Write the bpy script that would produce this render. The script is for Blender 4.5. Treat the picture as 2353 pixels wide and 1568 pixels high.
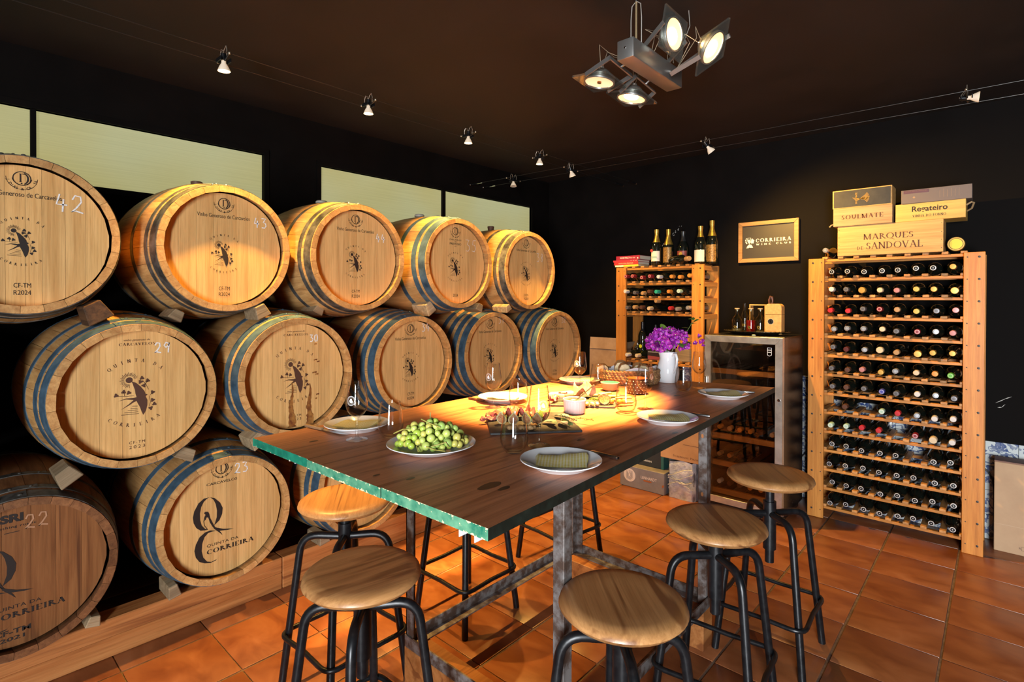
import bpy, bmesh, math, random
from math import pi, sin, cos, radians, sqrt, atan2
from mathutils import Vector, Matrix
RN = random.Random(11)
SC = bpy.context.scene
COL = SC.collection
for o in list(bpy.data.objects): bpy.data.objects.remove(o)

# ---------------------------------------------------------------- camera
YAW, PITCH, ROLL, FPX = 0.738190, -0.006954, 0.0020778, 1236.873
cd = bpy.data.cameras.new('camera'); cam = bpy.data.objects.new('camera', cd); COL.objects.link(cam)
F0 = Vector((-sin(YAW), cos(YAW), 0)); R0 = Vector((cos(YAW), sin(YAW), 0)); U0 = Vector((0, 0, 1))
Fv = F0*cos(PITCH)+U0*sin(PITCH); U1 = U0*cos(PITCH)-F0*sin(PITCH)
Rv = R0*cos(ROLL)+U1*sin(ROLL); Uv = U1*cos(ROLL)-R0*sin(ROLL)
M = Matrix((Rv, Uv, -Fv)).transposed().to_4x4(); M.translation = Vector((0, 0, 1.42))
cam.matrix_world = M
cd.sensor_width = 36; cd.lens = FPX/2353*36; cd.shift_y = -(784-697.238)/2353
cd.clip_start = .02
SC.camera = cam
# ---------------------------------------------------------------- world, daylight, exposure
W = bpy.data.worlds.new('world'); SC.world = W; W.use_nodes = True
W.node_tree.nodes['Background'].inputs[0].default_value = (.75, .87, 1, 1)
W.node_tree.nodes['Background'].inputs[1].default_value = .6
SC.view_settings.view_transform = 'Standard'; SC.view_settings.look = 'None'
SC.view_settings.exposure = 0.0; SC.view_settings.gamma = 1; SC.view_settings.use_curve_mapping = False
SC.cycles.use_denoising = True
SC.cycles.max_bounces = 8; SC.cycles.transparent_max_bounces = 24; SC.cycles.transmission_bounces = 8
SC.cycles.caustics_reflective = False; SC.cycles.caustics_refractive = False
SC.cycles.sample_clamp_indirect = 4
def area_light(name, loc, rot, sx, sy, e, col):
    l = bpy.data.lights.new(name, 'AREA'); l.shape = 'RECTANGLE'; l.size = sx; l.size_y = sy; l.energy = e; l.color = col
    o = bpy.data.objects.new(name, l); COL.objects.link(o); o.location = loc; o.rotation_euler = rot; return o
DAY = 480
area_light('daylight_door', (1.24, -2.37, 1.1), (radians(90), 0, 0), .9, 1.96, DAY, (.93, .97, 1))
WARM = (1, .53, .14); HOT = (1, .55, .12)
E_TRACK, E_BACK, E_PEND = 200, 95, 1150
def spot(loc, aim, e, ang, blend, col, parent=None, rad=.02):
    l = bpy.data.lights.new('lamp_light', 'SPOT'); l.energy = e; l.spot_size = radians(ang); l.spot_blend = blend; l.color = col; l.shadow_soft_size = rad
    o = bpy.data.objects.new('lamp_light', l); COL.objects.link(o); o.location = loc
    o.rotation_euler = Vector(aim).to_track_quat('-Z', 'Y').to_euler()
    if parent: o.parent = parent
    return o

# ---------------------------------------------------------------- geometry helper
class G:
    def __init__(s): s.v = []; s.f = []; s.m = []
    def add(s, vs, fs, mi=0, T=None):
        k = len(s.v)
        if T is not None: vs = [T @ Vector(p) for p in vs]
        s.v += [tuple(p) for p in vs]; s.f += [tuple(i+k for i in f) for f in fs]; s.m += [mi]*len(fs); return s
    def box(s, x0, x1, y0, y1, z0, z1, mi=0, T=None):
        return s.add([(x0,y0,z0),(x1,y0,z0),(x1,y1,z0),(x0,y1,z0),(x0,y0,z1),(x1,y0,z1),(x1,y1,z1),(x0,y1,z1)],
              [(3,2,1,0),(4,5,6,7),(0,1,5,4),(1,2,6,5),(2,3,7,6),(3,0,4,7)], mi, T)
    def lathe(s, prof, seg=24, mi=0, T=None, sx=1, sy=1):
        vs = []; fs = []; rings = []
        for r, z in prof:
            if r < 1e-6: rings.append([len(vs)]); vs.append((0, 0, z))
            else:
                rings.append(list(range(len(vs), len(vs)+seg)))
                vs += [(r*cos(2*pi*i/seg)*sx, r*sin(2*pi*i/seg)*sy, z) for i in range(seg)]
        for a, b in zip(rings, rings[1:]):
            for i in range(seg):
                j = (i+1) % seg
                if len(a) == 1 and len(b) == 1: continue
                if len(a) == 1: fs.append((a[0], b[i], b[j]))
                elif len(b) == 1: fs.append((a[j], a[i], b[0]))
                else: fs.append((a[i], b[i], b[j], a[j]))
        return s.add(vs, [f[::-1] for f in fs], mi, T)
    def tube(s, pts, r, seg=10, mi=0, closed=False, T=None, sq=1):
        P = [Vector(p) for p in pts]; n = len(P); rad = r if isinstance(r, (list, tuple)) else [r]*n
        tans = []
        for i in range(n):
            a = P[(i-1) % n] if (closed or i) else P[i]; b = P[(i+1) % n] if (closed or i < n-1) else P[i]
            tans.append((b-a).normalized())
        u = tans[0].orthogonal().normalized(); vs = []
        for i in range(n):
            t = tans[i]; u = (u-t*u.dot(t)).normalized(); w = t.cross(u)
            vs += [P[i]+(u*cos(2*pi*k/seg)+w*sin(2*pi*k/seg)*sq)*rad[i] for k in range(seg)]
        fs = []
        for i in range(n if closed else n-1):
            a = i*seg; b = ((i+1) % n)*seg
            fs += [(a+k, a+(k+1) % seg, b+(k+1) % seg, b+k) for k in range(seg)]
        if not closed: fs += [tuple(range(seg))[::-1], tuple(range((n-1)*seg, n*seg))]
        return s.add(vs, fs, mi, T)
    def prism(s, poly, z0, z1, mi=0, T=None):
        n = len(poly); vs = [(x, y, z0) for x, y in poly]+[(x, y, z1) for x, y in poly]
        fs = [tuple(range(n))[::-1], tuple(range(n, 2*n))]+[(i, (i+1) % n, n+(i+1) % n, n+i) for i in range(n)]
        return s.add(vs, fs, mi, T)
    def ball(s, c, r, seg=12, mi=0, sz=1, T=None):
        h = seg//2; pr = [(max(0, r*sin(pi*i/h)) if 0 < i < h else 0, -r*cos(pi*i/h)*sz) for i in range(h+1)]
        TT = Matrix.Translation(c); TT = T @ TT if T is not None else TT
        return s.lathe(pr, seg, mi, TT)
    def mesh(s, name, mats=(), smooth=35, bevel=0, segs=1):
        me = bpy.data.meshes.new(name); me.from_pydata(s.v, [], s.f)
        for m in mats: me.materials.append(m)
        if len(mats) > 1: me.polygons.foreach_set('material_index', s.m)
        if bevel:
            b = bmesh.new(); b.from_mesh(me)
            bmesh.ops.bevel(b, geom=[e for e in b.edges if len(e.link_faces) == 2 and e.calc_face_angle(0) > .6], offset=bevel, segments=segs, affect='EDGES', profile=.5)
            b.to_mesh(me); b.free()
        if smooth:
            me.polygons.foreach_set('use_smooth', [True]*len(me.polygons)); me.set_sharp_from_angle(angle=radians(smooth))
        me.update(); return me
    def obj(s, name, mats, parent=None, loc=(0, 0, 0), rot=(0, 0, 0), smooth=35, bevel=0, segs=1):
        if not isinstance(mats, (list, tuple)): mats = [mats]
        return inst(name, s.mesh(name, mats, smooth, bevel, segs), parent, loc, rot)
def inst(name, me, parent=None, loc=(0, 0, 0), rot=(0, 0, 0), scale=None):
    o = bpy.data.objects.new(name, me); COL.objects.link(o); o.location = loc; o.rotation_euler = rot
    if scale: o.scale = scale
    if parent: o.parent = parent
    return o
def tag(o, label=None, cat=None, group=None, kind=None):
    if label: o['label'] = label
    if cat: o['category'] = cat
    if group: o['group'] = group
    if kind: o['kind'] = kind
    return o
def thing(name, label, cat, loc=(0, 0, 0), rot=0, group=None):
    o = bpy.data.objects.new(name, None); COL.objects.link(o); o.location = loc
    o.rotation_euler = rot if isinstance(rot, (tuple, list)) else (0, 0, rot); o.empty_display_size = .05
    return tag(o, label, cat, group)
def dup(root, loc, rot=None, label=None, scale=None):
    def cp(o, par):
        c = o.copy(); COL.objects.link(c)
        if par: c.parent = par
        for ch in o.children: cp(ch, c)
        return c
    r = cp(root, None); r.location = loc
    if rot is not None: r.rotation_euler = rot if isinstance(rot, (tuple, list)) else (0, 0, rot)
    if scale: r.scale = scale
    if label: r['label'] = label
    return r
def TR(x=0, y=0, z=0): return Matrix.Translation((x, y, z))
def RX(a): return Matrix.Rotation(a, 4, 'X')
def RY(a): return Matrix.Rotation(a, 4, 'Y')
def RZ(a): return Matrix.Rotation(a, 4, 'Z')
def SCL(x, y, z): return Matrix.Diagonal((x, y, z, 1))
def frame(d, up=(0, 0, 1)):   # matrix whose +Z is d
    return Vector(d).to_track_quat('Z', 'Y').to_matrix().to_4x4()

# ---------------------------------------------------------------- materials
def nt(name):
    m = bpy.data.materials.new(name); m.use_nodes = True; t = m.node_tree
    return m, t, t.nodes['Principled BSDF']
def C4(c): return (c[0], c[1], c[2], 1)
def mat(name, col, rough=.5, metal=0, **k):
    m, t, b = nt(name); b.inputs['Base Color'].default_value = C4(col); b.inputs['Roughness'].default_value = rough; b.inputs['Metallic'].default_value = metal
    for a, v in k.items(): b.inputs[a.replace('_', ' ')].default_value = v
    return m
def node(t, typ, ins=None, **k):
    n = t.nodes.new('ShaderNode'+typ)
    for a, v in k.items(): setattr(n, a, v)
    if ins:
        for a, v in ins.items():
            if hasattr(v, 'is_output') or isinstance(v, bpy.types.NodeSocket): t.links.new(v, n.inputs[a])
            else: n.inputs[a].default_value = v
    return n
def ramp(t, fac, stops):
    n = node(t, 'ValToRGB', {0: fac}); e = n.color_ramp.elements
    while len(e) < len(stops): e.new(.5)
    for q, (p, c) in zip(e, stops): q.position = p; q.color = C4(c) if len(c) == 3 else c
    return n.outputs[0]
def objco(t, rnd=True):
    co = node(t, 'TexCoord').outputs['Object']
    if not rnd: return co
    r = node(t, 'ObjectInfo').outputs['Random']
    v = node(t, 'CombineXYZ', {0: node(t, 'Math', {0: r, 1: 37.}, operation='MULTIPLY').outputs[0], 1: node(t, 'Math', {0: r, 1: 91.}, operation='MULTIPLY').outputs[0], 2: node(t, 'Math', {0: r, 1: 53.}, operation='MULTIPLY').outputs[0]}).outputs[0]
    return node(t, 'VectorMath', {0: co, 1: v}, operation='ADD').outputs[0]
def wood(name, dark, light, axis='Z', grain=9., rough=.5, bump=.15, var=.35, fine=1., streak=None, spec=.4):
    m, t, b = nt(name); co = objco(t)
    sc = [grain*5]*3; sc['XYZ'.index(axis)] = grain*.28
    mp = node(t, 'Mapping', {0: co, 3: sc}).outputs[0]
    n1 = node(t, 'TexNoise', {'Vector': mp, 'Scale': 1., 'Detail': 5., 'Roughness': .6, 'Distortion': .9}).outputs[0]
    s2 = [grain*26*fine]*3; s2['XYZ'.index(axis)] = grain*.8
    n2 = node(t, 'TexNoise', {'Vector': node(t, 'Mapping', {0: co, 3: s2}).outputs[0], 'Scale': 1., 'Detail': 3., 'Roughness': .7}).outputs[0]
    mid = tuple((a+c)/2 for a, c in zip(dark, light))
    c1 = ramp(t, n1, [(.28, dark), (.5, mid), (.72, light)])
    c2 = ramp(t, n2, [(.3, (.74, .7, .66)), (.55, (1, 1, 1))])
    mx = node(t, 'Mix', {0: .75, 6: c1, 7: c2}, data_type='RGBA', blend_type='MULTIPLY').outputs[2]
    if streak:
        n3 = node(t, 'TexNoise', {'Vector': node(t, 'Mapping', {0: co, 3: [v*.45 for v in sc]}).outputs[0], 'Scale': 1., 'Detail': 2., 'Distortion': 2.}).outputs[0]
        fac = ramp(t, n3, [(.56, (0, 0, 0)), (.66, (1, 1, 1))])
        mx = node(t, 'Mix', {0: fac, 6: mx, 7: C4(streak)}, data_type='RGBA').outputs[2]
    r = node(t, 'ObjectInfo').outputs['Random']
    val = node(t, 'MapRange', {0: r, 3: 1-var, 4: 1+var*.6}).outputs[0]
    hs = node(t, 'HueSaturation', {'Value': val, 'Color': mx}).outputs[0]
    t.links.new(hs, b.inputs['Base Color']); b.inputs['Roughness'].default_value = rough; b.inputs['Specular IOR Level'].default_value = spec
    if bump:
        t.links.new(node(t, 'Bump', {'Strength': bump, 'Distance': .002, 'Height': n2}).outputs[0], b.inputs['Normal'])
    return m
def rough_mat(name, c1, c2, scale=20, rough=(.3, .6), metal=0., bump=.1, detail=6., stops=(.35, .65), spec=.5, rnd=True, dist=.002):
    m, t, b = nt(name); co = objco(t, rnd)
    n = node(t, 'TexNoise', {'Vector': co, 'Scale': float(scale), 'Detail': detail, 'Roughness': .6}).outputs[0]
    t.links.new(ramp(t, n, [(stops[0], c1), (stops[1], c2)]), b.inputs['Base Color'])
    t.links.new(node(t, 'MapRange', {0: n, 3: rough[0], 4: rough[1]}).outputs[0], b.inputs['Roughness'])
    b.inputs['Metallic'].default_value = metal; b.inputs['Specular IOR Level'].default_value = spec
    if bump: t.links.new(node(t, 'Bump', {'Strength': bump, 'Distance': dist, 'Height': n}).outputs[0], b.inputs['Normal'])
    return m
def emit(name, col, s):
    m, t, b = nt(name); b.inputs['Base Color'].default_value = C4(col); b.inputs['Emission Color'].default_value = C4(col); b.inputs['Emission Strength'].default_value = s; return m
def thin_glass(name, tint=(1, 1, 1), rough=0., ior=1.5, gain=1., edge=.78, frost=0.):
    m, t, b = nt(name); t.nodes.remove(b); out = t.nodes['Material Output']
    bf = node(t, 'NewGeometry').outputs['Backfacing']
    fr = node(t, 'Fresnel', {'IOR': node(t, 'MapRange', {0: bf, 3: ior, 4: 1/ior}).outputs[0]}).outputs[0]
    fac = node(t, 'Math', {0: fr, 1: gain}, operation='MULTIPLY', use_clamp=True).outputs[0]
    mx = node(t, 'MixShader', {0: fac, 1: node(t, 'BsdfTransparent', {0: ramp(t, node(t, 'LayerWeight', {'Blend': .5}).outputs['Facing'], [(.35, tint), (.95, tuple(c*edge for c in tint))])}).outputs[0], 2: node(t, 'BsdfGlossy', {'Roughness': rough}).outputs[0]})
    if frost: mx = node(t, 'MixShader', {0: frost, 1: mx.outputs[0], 2: node(t, 'BsdfDiffuse', {0: (.8, .8, .75, 1)}).outputs[0]})
    t.links.new(mx.outputs[0], out.inputs[0]); return m
MT = {}
def cm(col, rough=.45, metal=0.):
    k = (tuple(round(c, 3) for c in col), rough, metal)
    if k not in MT: MT[k] = mat('colour', col, rough, metal)
    return MT[k]
OAK = wood('oak_stave', (.4, .19, .06), (.66, .39, .15), 'X', 7, .5, .2, .24)
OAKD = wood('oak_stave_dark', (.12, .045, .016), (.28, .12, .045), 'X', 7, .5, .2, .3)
HEAD = wood('oak_head', (.56, .31, .105), (.75, .47, .19), 'Z', 7, .42, .1, .12)
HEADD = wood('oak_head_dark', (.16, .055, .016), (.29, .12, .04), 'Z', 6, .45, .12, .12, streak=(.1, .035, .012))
STEEL = rough_mat('hoop_steel', (.06, .06, .056), (.2, .195, .18), 24, (.35, .55), .6)
BLUE = rough_mat('hoop_blue', (.028, .06, .095), (.09, .165, .235), 18, (.4, .65), .35, stops=(.3, .7))
PINE_Z = wood('pine_upright', (.45, .155, .024), (.64, .27, .055), 'Z', 8, .45, .1, .18, .6)
PINE_X = wood('pine_rail', (.45, .155, .024), (.64, .27, .055), 'X', 8, .45, .1, .18, .6)
PINE_Y = wood('pine_block', (.4, .17, .045), (.6, .3, .1), 'Y', 8, .5, .1, .3, .6)
BEAM = wood('beam_timber', (.33, .11, .027), (.52, .22, .07), 'Y', 5, .5, .2, .15, .8, (.22, .07, .02))
CHOCK = wood('chock_timber', (.22, .15, .08), (.46, .34, .2), 'Y', 9, .7, .3, .35)
TABLE = wood('table_board', (.33, .115, .05), (.55, .22, .105), 'Y', 9, .4, .2, .06, 1.6, (.25, .08, .035), .4)
SEAT = wood('seat_mango', (.36, .165, .055), (.56, .29, .11), 'Y', 6, .36, .1, .14, 1.2, (.22, .09, .03), .5)
CRATE = wood('crate_pine', (.5, .27, .08), (.68, .4, .15), 'X', 6, .55, .1, .12, .7)
FRAMEW = wood('picture_frame_wood', (.26, .13, .045), (.42, .24, .1), 'X', 9, .5, .2, .2)
def chipped(name, c1, c2, chip, amt):
    m = rough_mat(name, c1, c2, 30, (.4, .6), 0, .3, stops=(.3, .65)); t = m.node_tree; b = t.nodes['Principled BSDF']; old = b.inputs['Base Color'].links[0].from_socket
    co = node(t, 'TexCoord').outputs['Object']; z = node(t, 'SeparateXYZ', {0: co}).outputs[2]
    ed = node(t, 'Math', {0: node(t, 'Math', {0: z, 1: .98825}, operation='SUBTRACT').outputs[0]}, operation='ABSOLUTE').outputs[0]
    n = node(t, 'TexNoise', {'Vector': co, 'Scale': 85., 'Detail': 5., 'Roughness': .65}).outputs[0]
    v = node(t, 'Math', {0: n, 1: node(t, 'MapRange', {0: ed, 1: .006, 2: .0118, 3: 0., 4: .16}).outputs[0]}, operation='ADD').outputs[0]
    f = ramp(t, v, [(amt, (0, 0, 0)), (amt+.015, (1, 1, 1))])
    t.links.new(node(t, 'Mix', {0: f, 6: old, 7: C4(chip)}, data_type='RGBA').outputs[2], b.inputs['Base Color']); return m
GREEN = chipped('green_paint', (.0, .1, .065), (.01, .22, .13), (.62, .55, .36), .71)
GREEN2 = chipped('worn_green_paint', (.01, .15, .09), (.12, .32, .19), (.66, .58, .36), .66)
DKGREEN = rough_mat('dark_green_paint', (.003, .006, .004), (.007, .014, .01), 30, (.4, .6), 0, .3)
BLACK = rough_mat('black_steel', (.005, .0055, .007), (.012, .013, .015), 40, (.28, .42), .3, .05)
RUST = rough_mat('worn_steel', (.1, .065, .05), (.24, .225, .22), 26, (.4, .6), .5, .2, stops=(.42, .6))
WHITE_C = mat('white_ceramic', (.86, .87, .9), .12, Coat_Weight=.5)
WHITE_P = mat('white_paint', (.75, .76, .8), .4)
GLASS = thin_glass('clear_glass', (.985, .985, .985), gain=1.5)
GLASS_D = thin_glass('tinted_door_glass', (.8, .7, .6), gain=1.3)
LENS = thin_glass('lamp_glass', (.86, .9, .86), gain=2.2, frost=.03)
BOTTLE = mat('bottle_glass', (.006, .008, .006), .06, Coat_Weight=.6)
BOTTLE_C = thin_glass('pale_bottle_glass', (.75, .78, .72), gain=1.6)
INOX = rough_mat('brushed_steel', (.4, .39, .36), (.75, .74, .7), 7, (.2, .3), .7, 0)
CHROME = mat('chrome', (.75, .75, .76), .12, 1.)
ALU = mat('brushed_aluminium', (.5, .49, .47), .36, .9)
GOLDF = rough_mat('gold_foil', (.55, .33, .05), (.85, .55, .12), 60, (.25, .4), .8, .3)
PAPER = mat('paper_label', (.72, .68, .58), .6)
CARD = rough_mat('cardboard', (.3, .18, .1), (.42, .27, .16), 8, (.7, .85), 0, .05)
INK = mat('brand_ink', (.012, .006, .004), .7)
INKB = mat('burnt_brown_brand', (.075, .028, .014), .7)
CHALK = rough_mat('chalk', (.62, .6, .58), (.86, .85, .83), 160, (.8, .9), 0, 0)
CORK = rough_mat('cork', (.3, .16, .08), (.48, .3, .17), 60, (.7, .9), 0, .2)
WALLB = rough_mat('black_wall_paint', (.0034, .0025, .0022), (.005, .0038, .0034), 5, (.65, .85), 0, .15, spec=.08)
CEILM = rough_mat('dark_brown_ceiling_paint', (.016, .0125, .0105), (.022, .017, .0145), 3, (.6, .75), 0, .1, spec=.2)
GROUT = rough_mat('grout', (.1, .06, .04), (.2, .13, .09), 40, (.8, .9), 0, .4)
# ---------------------------------------------------------------- setting
def st(o, label=None): o['kind'] = 'structure'; return tag(o, label)
XW, YW, ZC = -3.39, 4.28, 2.6
def tile_mat():
    m, t, b = nt('terracotta_tile'); co = objco(t)
    n1 = node(t, 'TexNoise', {'Vector': node(t, 'Mapping', {0: co, 3: (5., 9., 5.)}).outputs[0], 'Scale': 1., 'Detail': 5., 'Roughness': .55, 'Distortion': .6}).outputs[0]
    c = ramp(t, n1, [(.3, (.17, .048, .017)), (.52, (.26, .087, .031)), (.72, (.33, .125, .052))])
    r = node(t, 'ObjectInfo').outputs['Random']
    hs = node(t, 'HueSaturation', {'Value': node(t, 'MapRange', {0: r, 3: .82, 4: 1.12}).outputs[0], 'Color': c}).outputs[0]
    t.links.new(hs, b.inputs['Base Color'])
    n2 = node(t, 'TexNoise', {'Vector': co, 'Scale': 14., 'Detail': 4.}).outputs[0]
    t.links.new(node(t, 'MapRange', {0: n1, 3: .22, 4: .42}).outputs[0], b.inputs['Roughness'])
    t.links.new(node(t, 'Bump', {'Strength': .12, 'Distance': .003, 'Height': n2}).outputs[0], b.inputs['Normal']); return m
TILE = tile_mat()
fl = st(G().box(XW-.2, 1.75, -2.4, YW+.2, -.12, -.005).obj('floor', GROUT, smooth=0), 'grout bed under the terracotta floor tiles')
fl['category'] = 'floor'
TXP, TYP = .3285, .3158
tme = G().box(-TXP/2+.005, TXP/2-.005, -TYP/2+.0022, TYP/2-.0022, -.012, 0).mesh('floor_tile', [TILE], 40, .0025, 2)
for k in range(-9, 6):
    for j in range(-1, 15):
        cx = -.4989+TXP*(k+.5); cy = 3.667-TYP*(j+.5)
        if cx < XW+.02 or cy > YW or cx > 1.65: continue
        inst('floor_tile', tme, fl, (cx+RN.uniform(-.0015, .0015), cy+RN.uniform(-.0008, .0008), RN.uniform(-.0012, 0)), (RN.uniform(-.003, .003), RN.uniform(-.003, .003), pi*RN.randint(0, 1)))
tme2 = G().box(-TXP/2+.005, TXP/2-.005, -.146, .146, -.012, 0).mesh('floor_tile', [TILE], 40, .0025, 2)
for k in range(-9, 6): 
    cx = -.4989+TXP*(k+.5)
    if cx > XW+.02: inst('floor_tile', tme2, fl, (cx, 4.131, 0))
# walls
wl = G(); Wn = [(-.9, 1.435), (1.812, 4.002)]; Z0, Z1 = 1.985, 2.316; TH = .22
wl.box(XW-TH, XW, -2.4, YW+.2, -.12, Z0); wl.box(XW-TH, XW, -2.4, YW+.2, Z1, ZC)
for a, b_ in ((-2.4, -.9), (1.435, 1.812), (4.002, YW+.2)): wl.box(XW-TH, XW, a, b_, Z0, Z1)
st(wl.obj('wall_left', WALLB, smooth=0), 'black painted wall with high windows behind the barrels')['category'] = 'wall'
wb = st(G().box(XW-.2, 1.9, YW, YW+.15, -.12, ZC).obj('wall_back', WALLB, smooth=0), 'black painted back wall behind the wine racks'); wb['category'] = 'wall'
st(G().box(1.75, 1.9, -2.4, YW+.2, -.12, ZC).obj('wall_right', WALLB, smooth=0))
DX0, DX1, DZ = .74, 1.72, 2.12
wf = G(); wf.box(XW-.2, DX0, -2.45, -2.3, -.12, ZC); wf.box(DX1, 1.9, -2.45, -2.3, -.12, ZC); wf.box(DX0, DX1, -2.45, -2.3, DZ, ZC)
st(wf.obj('wall_front', WALLB, smooth=0))
st(G().box(XW-.25, 1.95, -2.5, YW+.25, ZC, ZC+.12).obj('ceiling', CEILM, smooth=0), 'dark brown painted ceiling')['category'] = 'ceiling'
df = G()
for a in (DX0, DX1-.05): df.box(a, a+.05, -2.44, -2.31, 0, DZ)
df.box(DX0+.05, DX1-.05, -2.44, -2.31, DZ-.05, DZ)
st(df.obj('door_1', WALLB, smooth=0))
# lit frosted windows
def pane_mat():
    m, t, b = nt('backlit_frosted_pane'); co = objco(t, False)
    n = node(t, 'TexNoise', {'Vector': node(t, 'Mapping', {0: co, 3: (1., 1.2, 160.)}).outputs[0], 'Scale': 1., 'Detail': 3.}).outputs[0]
    n2 = node(t, 'TexNoise', {'Vector': node(t, 'Mapping', {0: co, 3: (1., 1.6, 1.6)}).outputs[0], 'Scale': 1., 'Detail': 1.}).outputs[0]
    c = ramp(t, n2, [(.35, (.72, .64, .24)), (.65, (.72, .72, .38))])
    c2 = node(t, 'Mix', {0: .25, 6: c, 7: ramp(t, n, [(.3, (.6, .6, .6)), (.6, (1, 1, 1))])}, data_type='RGBA', blend_type='MULTIPLY').outputs[2]
    b.inputs['Base Color'].default_value = (.1, .09, .06, 1); b.inputs['Roughness'].default_value = .35
    t.links.new(c2, b.inputs['Emission Color']); b.inputs['Emission Strength'].default_value = PANE; return m
PANE = .56
PANEM = pane_mat()
for wi, ((a, b_), mul) in enumerate(zip(Wn, ([(.353, .373), (-.72, -.7)], [(2.884, 2.912)]))):
    root = st(thing('window_%d' % (wi+1), 'high frosted window in black frame behind the top row barrels', 'window', (XW, (a+b_)/2, Z0)))
    c = (a+b_)/2
    if wi == 0: root['label'] = 'high frosted window behind barrels 42 and 43, nearest the camera'
    else: root['label'] = 'high frosted window behind barrels 44, 35 and 38, nearest the back wall'
    f = G(); fw = .03
    f.box(-.04, .012, a-fw-c, a-c, -fw, Z1-Z0+fw); f.box(-.04, .012, b_-c, b_-c+fw, -fw, Z1-Z0+fw)
    f.box(-.04, .012, a-c, b_-c, -fw, 0); f.box(-.04, .012, a-c, b_-c, Z1-Z0, Z1-Z0+fw)
    st(f.obj('window_frame', WALLB, root, smooth=0))
    ed = [a]
    for p, q in sorted(mul):
        st(G().box(-.035, .0, p-c, q-c, 0, Z1-Z0).obj('mullion', WALLB, root, smooth=0)); ed += [p, q]
    ed.append(b_)
    for p, q in zip(ed[::2], ed[1::2]):
        st(G().box(-.033, -.023, p-c+.001, q-c-.001, .001, Z1-Z0-.001).obj('window_pane', PANEM, root, smooth=0))
# azulejo dado
def azulejo():
    m, t, b = nt('blue_white_azulejo'); co = objco(t, False)
    nz = node(t, 'TexNoise', {'Vector': objco(t), 'Scale': 22., 'Detail': 3.})
    cv = node(t, 'Mix', {0: .14, 4: co, 5: node(t, 'VectorMath', {0: nz.outputs[1], 1: (.46, .46, .46)}, operation='SUBTRACT').outputs[0]}, data_type='VECTOR').outputs[1]
    sp = node(t, 'SeparateXYZ', {0: cv})
    def mth(op, a, b_=0.): return node(t, 'Math', {0: a, 1: b_}, operation=op).outputs[0]
    def dist(x0, z0): return mth('SQRT', mth('ADD', mth('POWER', mth('ABSOLUTE', mth('SUBTRACT', sp.outputs[0], x0)), 2.), mth('POWER', mth('ABSOLUTE', mth('SUBTRACT', sp.outputs[2], z0)), 2.)))
    def band(d, r, w): return mth('LESS_THAN', mth('ABSOLUTE', mth('SUBTRACT', d, r)), w)
    h = .073; dA = dist(-h, -h); dB = dist(h, h); dC = dist(.022, -.03); dD = dist(-.02, .034); dE = dist(.03, .03)
    fac = band(dA, .1, .007)
    for q in (band(dA, .04, .009), band(dB, .062, .005), band(dB, .03, .009), band(dC, .02, .0065), band(dD, .019, .0065), mth('LESS_THAN', dE, .011), band(dA, .078, .0025)): fac = mth('MAXIMUM', fac, q)
    fac = mth('MULTIPLY', fac, node(t, 'MapRange', {0: nz.outputs[0], 1: .3, 2: .6, 3: .55, 4: 1.}).outputs[0])
    mx = node(t, 'Mix', {0: fac, 6: (.56, .6, .6, 1), 7: (.025, .06, .2, 1)}, data_type='RGBA').outputs[2]
    t.links.new(mx, b.inputs['Base Color']); b.inputs['Roughness'].default_value = .2; return m
AZ = azulejo(); ST = .146
az = G().box(-ST/2+.0008, ST/2-.0008, 0, .006, -ST/2+.0008, ST/2-.0008).mesh('azulejo_tile', [AZ], 40, .001)
bd = mat('azulejo_border', (.02, .05, .17), .2)
for i in range(-12, 5):
    cx = -.068-ST*(.5-0)+ST*i
    top = 6 if cx < -.94 else (5 if cx < -.09 else 4)
    for j in range(top):
        inst('azulejo_tile', az, wb, (cx, YW-.006, ST*(j+.5)), (0, (pi/2)*((i % 2)+2*(j % 2) if (i+j) % 2 else (i % 2)*2+(j % 2)*0), 0))
    if top == 6:
        for z in (.868, .846): G().box(cx-ST/2, cx+ST/2, YW-.0068, YW-.006, z-.004, z+.004).obj('border_stripe', bd, wb, smooth=0)
# white flecks and scuffs on the back wall
sc = G(); RS = random.Random(4)
for q in range(46):
    u = q/45+RS.uniform(-.015, .015); px = -2.33+.34*u+RS.uniform(-.008, .008); pz = 1.735+.3*u+RS.uniform(-.012, .012)
    if .6 < u < .72: continue
    r = RS.uniform(.0018, .0042); a = RS.uniform(.6, 1.2)
    sc.add([(px+r*1.7*cos(a)*cos(k*pi/4)-r*.6*sin(a)*sin(k*pi/4), YW-.0008, pz+r*1.7*sin(a)*cos(k*pi/4)+r*.6*cos(a)*sin(k*pi/4)) for k in range(8)], [tuple(range(8))])
for (x, z, l, a) in ((.0, .83, .03, .6), (.03, .85, .02, .5), (.01, .8, .016, .9), (-.005, .79, .01, .2)):
    sc.add([(x-l*cos(a), YW-.0008, z-l*sin(a)), (x, YW-.0008, z-.003), (x+l*cos(a), YW-.0008, z+l*sin(a)), (x, YW-.0008, z+.002)], [(0, 1, 2, 3)])
tag(sc.obj('paint_fleck', cm((.5, .48, .44), .7), wb, smooth=0), 'white flecks of paint splashed on the black wall')['kind'] = 'stuff'

# ---------------------------------------------------------------- lettering
def font_mesh(body, size, bold=0., shear=0., sp=1., align='CENTER'):
    c = bpy.data.curves.new('t', 'FONT'); c.body = body; c.size = size; c.offset = bold*size; c.shear = shear; c.space_character = sp; c.align_x = align; c.resolution_u = 3
    o = bpy.data.objects.new('t', c); me = bpy.data.meshes.new_from_object(o)
    vs = [v.co.copy() for v in me.vertices]; fs = [tuple(p.vertices) for p in me.polygons]
    bpy.data.objects.remove(o); bpy.data.curves.remove(c); bpy.data.meshes.remove(me); return vs, fs
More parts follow.
